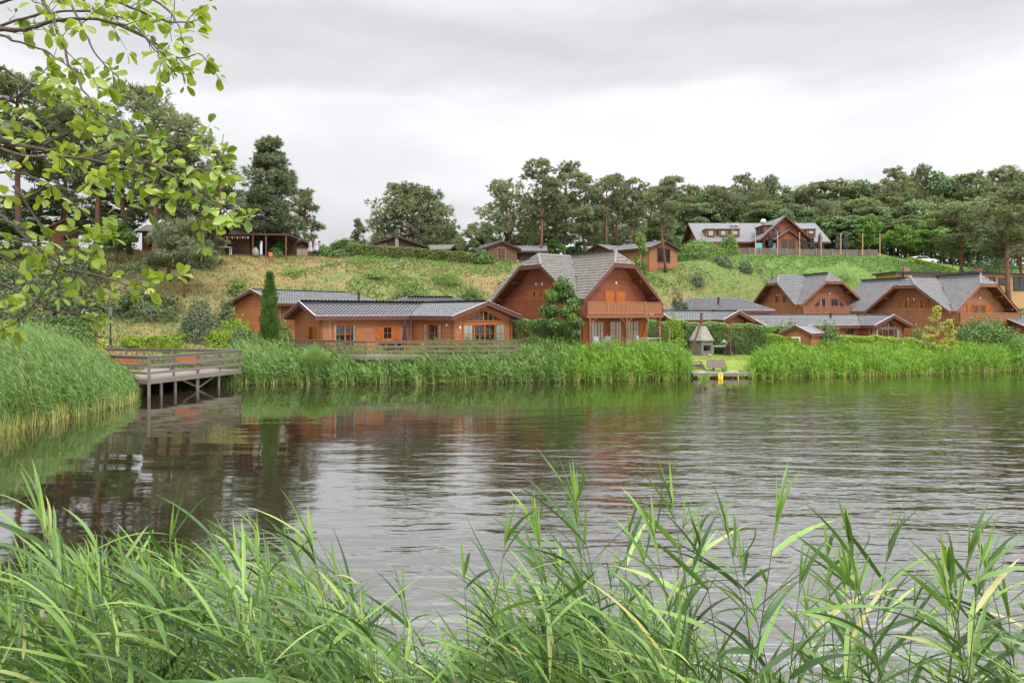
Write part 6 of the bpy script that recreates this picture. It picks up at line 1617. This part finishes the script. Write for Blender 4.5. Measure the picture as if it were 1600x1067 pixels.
# ------------------------------------------------------------------ reed beds round the lake
def reed_bed(name, label, pxs, depth, hs, mat, n, seed, wind=-.55, nl=9, lw=(.03, .05), straw=1500, ll=(.35, .62), front=-1.0):
    rng = np.random.default_rng(seed)
    px = rng.uniform(pxs[0], pxs[1], n); ys = np.interp(px, SH[:, 0], SH[:, 1])
    dp = np.interp(px, [p for p, d in depth], [d for p, d in depth])
    s = front + (dp - front) * rng.uniform(0, 1, n) ** .85 + .75 * snoise(px, px * 0, 1., .11) + .35 * snoise(px, px * 0, 5., .5)
    Y = ys + s; x = (px - 800) / F * Y + rng.normal(size=n) * .08
    z = np.maximum(land(x, Y, False), -.3)
    H = np.interp(px, [p for p, h in hs], [h for p, h in hs]) * rng.uniform(.66, 1.12, n) * (1 + .17 * snoise(x, Y, 3., .9) + .13 * snoise(x, Y, 8., 2.6)) * np.clip(.82 + (s + 1) * .12, .7, 1.0)
    B = np.stack([x, Y, z], 1)
    D = nrm(np.stack([rng.normal(size=n) * .10 + wind * .12, rng.normal(size=n) * .10, np.ones(n)], 1))
    clump = .11 * snoise(x, Y, 7., .7) + .09 * snoise(x, Y, 2., 2.2)
    wv = np.stack([wind * .35 * H * .5, np.zeros(n), np.zeros(n)], 1)
    parts = [ribbons(B, D, H, .022, .03, 3, np.array([1, .9, .7, .2]), wind=wv, c=.30 + clump)]
    k = nl; f = np.tile(np.linspace(.28, 1.0, k), n) + rng.uniform(-.04, .04, n * k)
    i = np.repeat(np.arange(n), k)
    Bl = B[i] + D[i] * (H[i] * f)[:, None] + wv[i] * (f ** 2)[:, None]; Bl[:, 2] -= .03 * H[i] * f ** 2
    a = rng.normal(size=n * k) * .9 + np.where(rng.uniform(size=n * k) < .72, math.pi, 0)
    el = rng.uniform(.15, 1.0, n * k) + .5 * (f > .85)
    Dl = np.stack([np.cos(a) * np.cos(el), np.sin(a) * np.cos(el) * .8, np.sin(el)], 1)
    L = rng.uniform(*ll, n * k)
    wl_ = np.stack([wind * .35 * L, np.zeros(n * k), np.zeros(n * k)], 1)
    parts.append(ribbons(Bl, nrm(Dl), L, rng.uniform(*lw, n * k), .38, 3, np.array([.6, 1, .7, .05]), wind=wl_, roll=rng.normal(size=n * k) * .5, c=np.clip(.58 + clump[i] + rng.normal(size=n * k) * .15, .33, 1)))
    # last year's straw at the water's edge
    m = straw; px = rng.uniform(pxs[0], pxs[1], m); ys = np.interp(px, SH[:, 0], SH[:, 1]); Y = ys + front + np.abs(rng.normal(size=m)) * .8 - .25 + .75 * snoise(px, px * 0, 1., .11) + .35 * snoise(px, px * 0, 5., .5); x = (px - 800) / F * Y
    parts.append(ribbons(np.stack([x, Y, np.maximum(land(x, Y, False), -.2)], 1), nrm(np.stack([rng.normal(size=m) * .3, rng.normal(size=m) * .2, np.ones(m)], 1)), rng.uniform(.35, 1.15, m), .03, .12, 2, np.array([1, .8, .3]), c=rng.uniform(.02, .27, m)))
    v, q, c = merge(*parts)
    tag(obj(name, fastmesh(name, v, q, M[mat], c)), label, 'reeds', kind='stuff')
reed_bed('reed_bed', 'wind swept green reeds along the left shore before the jetty', (-260, 214), [(-260, 12), (0, 13), (120, 8), (185, 4.5), (214, 1.5)], [(-260, 2.9), (0, 2.7), (90, 2.5), (140, 1.9), (180, 1.15), (214, .75)], 'reed', 12500, 51, straw=1900, wind=-.9, nl=11, lw=(.015, .029), ll=(.3, .55))
reed_bed('reed_bed', 'grey green reeds on the shore below the waterside bungalow', (236, 905), [(236, 2.0), (300, 2.5), (380, 4.2), (560, 3.0), (800, 3.5), (905, 3.8)], [(236, 1.1), (360, 1.25), (400, 1.7), (520, 1.6), (560, 1.35), (640, 1.5), (700, 1.65), (800, 1.75), (905, 1.85)], 'reed', 7600, 52, straw=800)
reed_bed('reed_bed', 'taller dark green reeds in front of the red log house', (880, 1078), [(880, 3.2), (1040, 3.2), (1078, 1.5)], [(880, 1.55), (960, 1.65), (1060, 1.7), (1078, 1.3)], 'reed_bright', 2800, 53, straw=450, wind=-.2)
reed_bed('reed_bed', 'bright green reeds along the right shore beyond the dock', (1176, 1760), [(1176, 2.0), (1220, 4.2), (1400, 5), (1760, 6)], [(1176, .9), (1215, 1.4), (1300, 1.25), (1420, 1.3), (1600, 1.7)], 'reed_bright', 7600, 54, straw=1300, wind=-.2)
reed_bed('reed_bed', 'sparse reeds growing through the edge of the dock', (1070, 1180), [(1070, .2), (1180, .2)], [(1070, .9), (1110, .45), (1150, .5), (1180, 1.3)], 'reed_bright', 45, 55, straw=60, wind=-.2, front=-1.0)

def grass_dome(px, Y, top, wpx, mat, label, seed):
    rng = np.random.default_rng(seed); n = 1500; x = (px - 800) / F * Y; z = landz(x, Y) - .05; H = CH - (top - HZ) / F * Y - z; w = wpx / F * Y / 2
    a = rng.uniform(0, 6.28, n); sp_ = rng.uniform(0, 1, n) ** .6
    B = np.stack([np.cos(a) * sp_ * w * .35, np.sin(a) * sp_ * w * .35, np.zeros(n)], 1)
    D = nrm(np.stack([np.cos(a) * sp_ * .55 * w / H, np.sin(a) * sp_ * .55 * w / H, np.ones(n)], 1))
    v, q, c = ribbons(B, D, H * rng.uniform(1.0, 1.35, n), .03, .30 + .25 * sp_, 5, np.array([1, 1, .9, .7, .4, .05]), c=np.clip(.62 + rng.normal(size=n) * .14, .32, 1), wind=np.stack([np.cos(a) * sp_ * w * .35 - .1, np.sin(a) * sp_ * w * .35, 0 * a], 1))
    o = obj('grass_clump', fastmesh('grass_clump', v, q, M[mat], c), None, (x, Y, z)); tag(o, label, 'ornamental grass')
grass_dome(494, 45.6, 527, 46, 'reed', 'rounded ornamental grass clump left of the bungalow french doors', 61)
grass_dome(819, 48.0, 531, 44, 'reed', 'rounded grass clump at the right end of the house deck', 62)

# ------------------------------------------------------------------ reeds of the near bank
def reed_proto(seed, H, nl, wind, spread=.8, lmin=.30, lmax=.54, wmax=.029):
    rng = np.random.default_rng(seed)
    lean = rng.uniform(.03, .12) * wind; sway = rng.normal() * .04
    ax = lambda f: np.array([lean * H * f ** 1.7 * 1.6, sway * H * f ** 1.6, H * f * (1 - .02 * f)])
    b = MB(); fs = np.linspace(0, .96, 9)
    b.tube([ax(f) for f in fs], [.0048 * (1 - .62 * f) for f in fs], 6)
    st = bpy.data.meshes.new('reed'); st.from_pydata(b.v, [], b.f); st.materials.append(M['reed_stem']); st.polygons.foreach_set('use_smooth', [True] * len(st.polygons))
    f = np.linspace(.36, .965, nl) + rng.uniform(-.015, .015, nl)
    B = np.array([ax(min(k, .96)) for k in f])
    side = np.where(np.arange(nl) % 2 == 0, 1.0, -1.0)
    wside = np.where(rng.uniform(size=nl) < .74, np.sign(wind), -np.sign(wind))
    az = np.where(wside > 0, 0, math.pi) + rng.normal(size=nl) * spread
    el = rng.uniform(.55, 1.15, nl) + np.where(f > .88, .28, 0)
    D = np.stack([np.cos(az) * np.cos(el), np.sin(az) * np.cos(el), np.sin(el)], 1)
    L = rng.uniform(lmin, lmax, nl) * np.interp(f, [.3, .6, .9, 1], [.8, 1.05, 1.0, .75])
    w = rng.uniform(.6, 1.0, nl) * wmax * np.interp(f, [.3, .6, .9, 1], [.9, 1.0, .85, .6])
    wd = np.stack([wind * rng.uniform(.02, .16, nl), rng.normal(size=nl) * .03, np.zeros(nl)], 1)
    segs = 9; t = np.linspace(0, 1, segs + 1)
    pf = np.interp(t, [0, .08, .3, .6, .85, 1], [.35, .75, 1, .82, .38, .02])
    parts = [ribbons(B, nrm(D), L, w, rng.uniform(.03, .40, nl), segs, pf, wind=wd, roll=rng.normal(size=nl) * .55, c=np.clip(.48 + rng.normal(size=nl) * .24, 0, 1), fold=.28)]
    # sheathed shoot at the top
    tip = ax(.95); parts.append(ribbons(np.array([tip, tip]), nrm(np.array([[wind * .10, .03, 1.0], [wind * .35, -.1, 1.0]])), np.array([.26, .32]), np.array([.012, .018]), .08, segs, pf, c=np.array([.8, .7]), fold=.3))
    v, q, c = merge(*parts)
    lf = fastmesh('leaf_blades', v, q, M['reed_near'], c, smooth=True)
    return st, lf, H
NR = [reed_proto(200 + i, 2.1 + .1 * (i % 4), 11 + i % 5, -1.0 if i % 7 else .6, spread=.55 + .1 * (i % 4)) for i in range(20)]
NRB = [reed_proto(300 + i, 2.2, 12 + i % 3, (-.7, .5, -.9, .7, -.3)[i % 5], spread=.5, lmin=.32, lmax=.5, wmax=.036) for i in range(10)]
TOPS = np.array([(-300, 860), (-60, 845), (0, 855), (60, 825), (110, 785), (170, 760), (230, 770), (300, 790), (400, 800), (500, 770), (570, 810), (620, 865), (690, 915), (790, 915), (845, 850), (900, 790), (960, 800), (1040, 850), (1120, 880), (1200, 950), (1300, 985), (1420, 985), (1560, 960), (1700, 900), (1900, 880)], float)
GRP = 'reeds of the near bank'
LBL = 'tall green reed with long drooping blades on the near bank'
_rp = random.Random(8)
def near_reed(px, Y, top, pool, k):
    st, lf, H0 = pool[k % len(pool)]
    x = (px - 800) / F * Y; zb = float(bankz(x, Y)) - .03
    zt = CH - (top - HZ) / F * Y
    s_ = min(max((zt - zb) / (H0 + .18), .45), 1.35)
    o = obj('reed', st, None, (x, Y, zb)); o.scale = (s_ * .5 + .5, s_ * .5 + .5, s_); o.rotation_euler = (0, 0, _rp.uniform(-.5, .5))
    tag(o, LBL, 'reed', GRP); obj('leaf_blades', lf, o)
# the single stems that stand clear against the water
tall = [(1122, 3.1, 690), (1150, 2.9, 705), (1000, 3.0, 690), (1030, 3.3, 735), (930, 3.1, 705), (905, 3.4, 740), (960, 3.5, 750), (1225, 3.0, 760), (1330, 2.9, 765), (1318, 3.3, 800), (1390, 2.8, 745), (1448, 2.9, 755), (1425, 3.2, 800), (1490, 2.7, 790), (1520, 3.1, 850), (1552, 2.8, 840), (1275, 3.2, 830), (1590, 2.6, 860), (1465, 3.3, 850), (1190, 3.4, 830),
        (1160, 3.0, 760), (1210, 2.8, 800), (1250, 3.1, 790), (1300, 2.7, 850), (1345, 3.2, 840), (1375, 3.0, 800), (1405, 3.3, 870), (1435, 2.7, 830), (1475, 3.0, 790), (1505, 3.3, 830), (1535, 2.9, 800), (1570, 3.1, 880), (1610, 3.2, 850), (1228, 3.5, 870), (1285, 3.4, 900), (1100, 2.9, 740), (1060, 3.1, 770), (985, 3.2, 740),
        (722, 3.0, 752), (748, 3.2, 830), (690, 3.4, 850), (640, 3.3, 800), (556, 3.0, 745), (585, 3.2, 770), (530, 3.5, 790), (212, 2.7, 720), (150, 2.9, 722), (235, 3.0, 745), (185, 3.3, 760), (40, 2.8, 800), (300, 3.2, 790), (420, 3.3, 800), (365, 3.1, 800), (470, 3.1, 775), (870, 3.0, 760), (1075, 3.2, 790), (1360, 3.5, 860), (1640, 2.9, 820)]
for i, (px, Y, top) in enumerate(tall): near_reed(px, Y, top, NRB if px > 640 else NR, i)
n_ = 0
while n_ < 235:
    px = _rp.uniform(-180, 1780); Y = _rp.uniform(2.75, 4.8)
    dens = np.interp(px, [-200, 600, 680, 780, 850, 1120, 1200, 1400, 1780], [1, 1, .75, .75, 1, .95, .5, .45, .45])
    if _rp.random() > dens: continue
    base = np.interp(px, TOPS[:, 0], TOPS[:, 1])
    near_reed(px, Y, base + abs(_rp.gauss(0, 1)) * 85 + _rp.uniform(0, 40), NR, _rp.randrange(20)); n_ += 1
# the low crowded growth between them
def near_understory():
    rng = np.random.default_rng(70); parts = []
    n = 850; px = rng.uniform(-260, 1850, n * 4)
    dens = np.interp(px, [-260, 600, 690, 790, 850, 1120, 1220, 1400, 1850], [1, 1, .65, .65, 1, .9, .4, .28, .3])
    px = px[rng.uniform(size=len(px)) < dens][:n]; n = len(px)
    Y = rng.uniform(2.7, 5.4, n); x = (px - 800) / F * Y; zb = bankz(x, Y)
    top = np.interp(px, TOPS[:, 0], TOPS[:, 1]) + 105 + np.abs(rng.normal(size=n)) * 110
    H = np.clip(CH - (top - HZ) / F * Y - zb, .5, 2.2)
    B = np.stack([x, Y, zb], 1); D = nrm(np.stack([rng.normal(size=n) * .1 - .10, rng.normal(size=n) * .1, np.ones(n)], 1))
    parts.append(ribbons(B, D, H, .009, .02, 4, np.array([1, 1, .8, .6, .3]), c=.35))
    k = 10; i = np.repeat(np.arange(n), k); f = np.tile(np.linspace(.42, 1, k), n)
    Bl = B[i] + D[i] * (H[i] * f)[:, None]; m = n * k
    az = np.where(rng.uniform(size=m) < .72, math.pi, 0) + rng.normal(size=m) * .8; el = rng.uniform(.45, 1.15, m)
    Dl = np.stack([np.cos(az) * np.cos(el), np.sin(az) * np.cos(el), np.sin(el)], 1)
    segs = 7; t = np.linspace(0, 1, segs + 1); pf = np.interp(t, [0, .08, .3, .6, .85, 1], [.35, .75, 1, .82, .38, .02])
    parts.append(ribbons(Bl, Dl, rng.uniform(.28, .52, m), rng.uniform(.010, .024, m), rng.uniform(.05, .55, m), segs, pf, wind=np.stack([-rng.uniform(.02, .14, m), np.zeros(m), np.zeros(m)], 1), roll=rng.normal(size=m) * .5, c=np.clip(.42 + rng.normal(size=m) * .24, 0, 1), fold=.28))
    v, q, c = merge(*parts)
    tag(obj('low_reeds', fastmesh('low_reeds', v, q, M['reed_near'], c, smooth=True)), 'dense low growth of reed leaves on the near bank', 'reeds', kind='stuff')
near_understory()

# ------------------------------------------------------------------ the overhanging branch, top left
tree = empty('leafy_tree', (-3.3, 2.6, 2.1), 0, 'near tree whose leafy branches hang in from the top left corner', 'tree')
T0 = Vector((-3.3, 2.6, 2.1))
b = MB(); trunk_pts = [Vector((0, 0, -.5)), Vector((.05, .0, 1.2)), Vector((-.05, .1, 2.6)), Vector((.1, .1, 4.2)), Vector((.0, .2, 6.0))]
b.tube(trunk_pts, [.17, .14, .12, .09, .05], 12); b.build('trunk', M['bark_grey'], tree, smooth=True)
BR = [
 (2.45, [(-60, 48), (0, 45), (22, 47), (46, 45), (80, 33), (110, 29), (140, 29), (178, 36), (205, 45), (232, 62), (258, 88)], 9, .6),
 (2.6, [(-60, 55), (0, 40), (38, 28), (70, 20), (105, 17), (135, 17), (172, 22), (200, 32), (225, 58), (250, 88), (268, 108)], 5, .6),
 (2.4, [(52, -30), (70, 8), (82, 24), (88, 46), (98, 68), (107, 100), (125, 132), (142, 160), (156, 186), (172, 205)], 5.5, .7),
 (2.5, [(-60, 196), (0, 217), (24, 226), (54, 232), (88, 236), (120, 243), (160, 250), (196, 252), (236, 256), (276, 262), (310, 266), (345, 280)], 10, .95),
 (2.3, [(-40, 225), (0, 232), (40, 245), (90, 244), (130, 247), (175, 256), (215, 268), (240, 282), (258, 305), (280, 330), (300, 340), (320, 342)], 6, .8),
 (2.65, [(130, 245), (165, 240), (200, 222), (225, 212), (256, 222), (300, 226), (330, 235), (350, 240)], 4.5, .95),
 (2.35, [(236, 256), (262, 268), (292, 290), (330, 318), (352, 330), (368, 345)], 4, .85),
 (2.4, [(-40, 318), (0, 334), (20, 352), (45, 376), (72, 398), (105, 420), (140, 428), (175, 436), (205, 448), (236, 438)], 6, .6),
 (2.5, [(-40, 430), (0, 442), (26, 455), (60, 470), (74, 483), (100, 488), (130, 492), (158, 500)], 6, .45),
 (2.55, [(-30, 395), (10, 402), (40, 428), (60, 432), (100, 428), (150, 442), (180, 452), (205, 455)], 4.5, .6),
 (2.3, [(20, 290), (60, 345), (78, 374), (96, 410), (60, 470), (30, 500), (0, 520)], 4, .55),
 (2.6, [(100, -20), (118, 20), (132, 50), (146, 80), (166, 105), (180, 118)], 4, .8),
 (2.5, [(150, -10), (190, 5), (230, 24), (262, 34), (290, 36), (312, 30)], 4.5, .95),
 (2.45, [(178, 36), (215, 52), (245, 70), (262, 84), (280, 92), (312, 82), (322, 95)], 4, .8),
 (2.4, [(0, 55), (30, 66), (70, 80), (95, 96), (110, 108)], 3.5, .5),
 (2.55, [(-40, 100), (0, 105), (22, 118), (40, 128), (60, 140)], 4, .7),
 (2.4, [(-30, 180), (0, 165), (40, 140), (60, 118), (75, 105)], 4, .55),
 (2.3, [(-40, 262), (0, 270), (40, 272), (80, 290), (110, 300), (140, 296)], 5, .95),
 (2.55, [(-30, 300), (20, 310), (60, 300), (90, 270), (130, 232), (138, 200)], 4, .85),
 (2.5, [(-30, 360), (20, 372), (60, 380), (110, 384), (140, 400)], 4, .7),
 (2.45, [(-30, 200), (10, 190), (50, 195), (90, 180), (115, 165)], 4, .85),
 (2.6, [(0, 5), (40, -5), (60, 5)], 4, .7),
 (2.5, [(60, 232), (90, 215), (130, 190), (150, 160)], 4, .8),
 (2.6, [(90, 300), (130, 330), (150, 350), (165, 358)], 4, .8),
 (2.45, [(225, -10), (260, 14), (280, 40), (285, 66)], 4, .9),
]
rng = np.random.default_rng(88)
def leafset(bases, dirs, n_each, seed):
    r_ = np.random.default_rng(seed); B = np.repeat(np.array(bases), n_each, 0); D = np.repeat(np.array(dirs), n_each, 0); n = len(B)
    D = nrm(D + r_.normal(size=(n, 3)) * .85 + np.array([.05, 0, .02]))
    L = r_.uniform(.023, .052, n); segs = 6; t = np.linspace(0, 1, segs + 1)
    pf = np.interp(t, [0, .12, .3, .55, .8, .93, 1], [.06, .35, .72, 1, .88, .5, .05])
    pet = .012
    B = B + D * pet
    return ribbons(B, D, L, L * r_.uniform(.56, .76, n), r_.uniform(-.05, .35, n), segs, pf, roll=r_.uniform(-1.3, 1.3, n), c=np.clip(.5 + r_.normal(size=n) * .2, 0, 1), fold=.22)
for bi, (Y, pts, r_, dens) in enumerate(BR):
    dy = rng.uniform(-.25, .25)
    P = [at(px, py, Y + dy * i / len(pts) + rng.normal() * .012) - T0 for i, (px, py) in enumerate(pts)]
    rr_ = r_ * .00044 * Y
    mb = MB()
    if pts[0][0] < 0 and r_ > 4.2:      # carry it back to the trunk
        tz = max(.6, min(5.6, P[0].z - .5)); P = [Vector((.05, .1, tz)), (P[0] + Vector((.05, .1, tz))) / 2] + P
    fine = []
    for i in range(len(P) - 1):
        for t in (0, .33, .66): fine.append(P[i].lerp(P[i + 1], t))
    fine.append(P[-1])
    sm = [fine[0]] + [(fine[i - 1] + fine[i] * 2 + fine[i + 1]) / 4 + Vector(rng.normal(size=3) * .0018) for i in range(1, len(fine) - 1)] + [fine[-1]]
    mb.tube(sm, [rr_ * (1 - .80 * i / (len(sm) - 1)) + .0009 for i in range(len(sm))], 7)
    bases = []; dirs = []
    for i in range(2, len(sm)):
        d = (sm[i] - sm[i - 1]).normalized(); prog = i / len(sm)
        w = sm[i] + T0; ppx = 800 + F * w.x / w.y
        if ppx < -90: continue
        for rep in range(2):
            if rng.uniform() > dens * (.95 if bi in (7, 8, 9, 10, 18, 19) else 1.0) * (.12 + .25 * prog): continue
            tw = nrm(np.array(d) * .8 + rng.normal(size=3) * np.array([.7, .7, .7]) + np.array([.1, 0, .05])); L = rng.uniform(.03, .16)
            e = np.array(sm[i]) + tw * L; m_ = (np.array(sm[i]) + e) / 2 + rng.normal(size=3) * .006
            mb.tube([sm[i], m_, e], [.0018, .0014, .0008], 5, cap=False)
            bases.append(e); dirs.append(tw)
            if L > .08: bases.append(m_); dirs.append(nrm(tw + rng.normal(size=3) * .6))
    bases.append(np.array(sm[-1])); dirs.append(np.array((sm[-1] - sm[-2]).normalized())); bases.append(np.array(sm[-2])); dirs.append(np.array((sm[-1] - sm[-2]).normalized()))
    br = mb.build('branch', M['bark_grey'], tree, smooth=True)
    v, q, c = leafset(bases, dirs, 5, 400 + bi)
    obj('foliage', fastmesh('foliage', v, q, M['leaf_alder'], c, smooth=True), br)
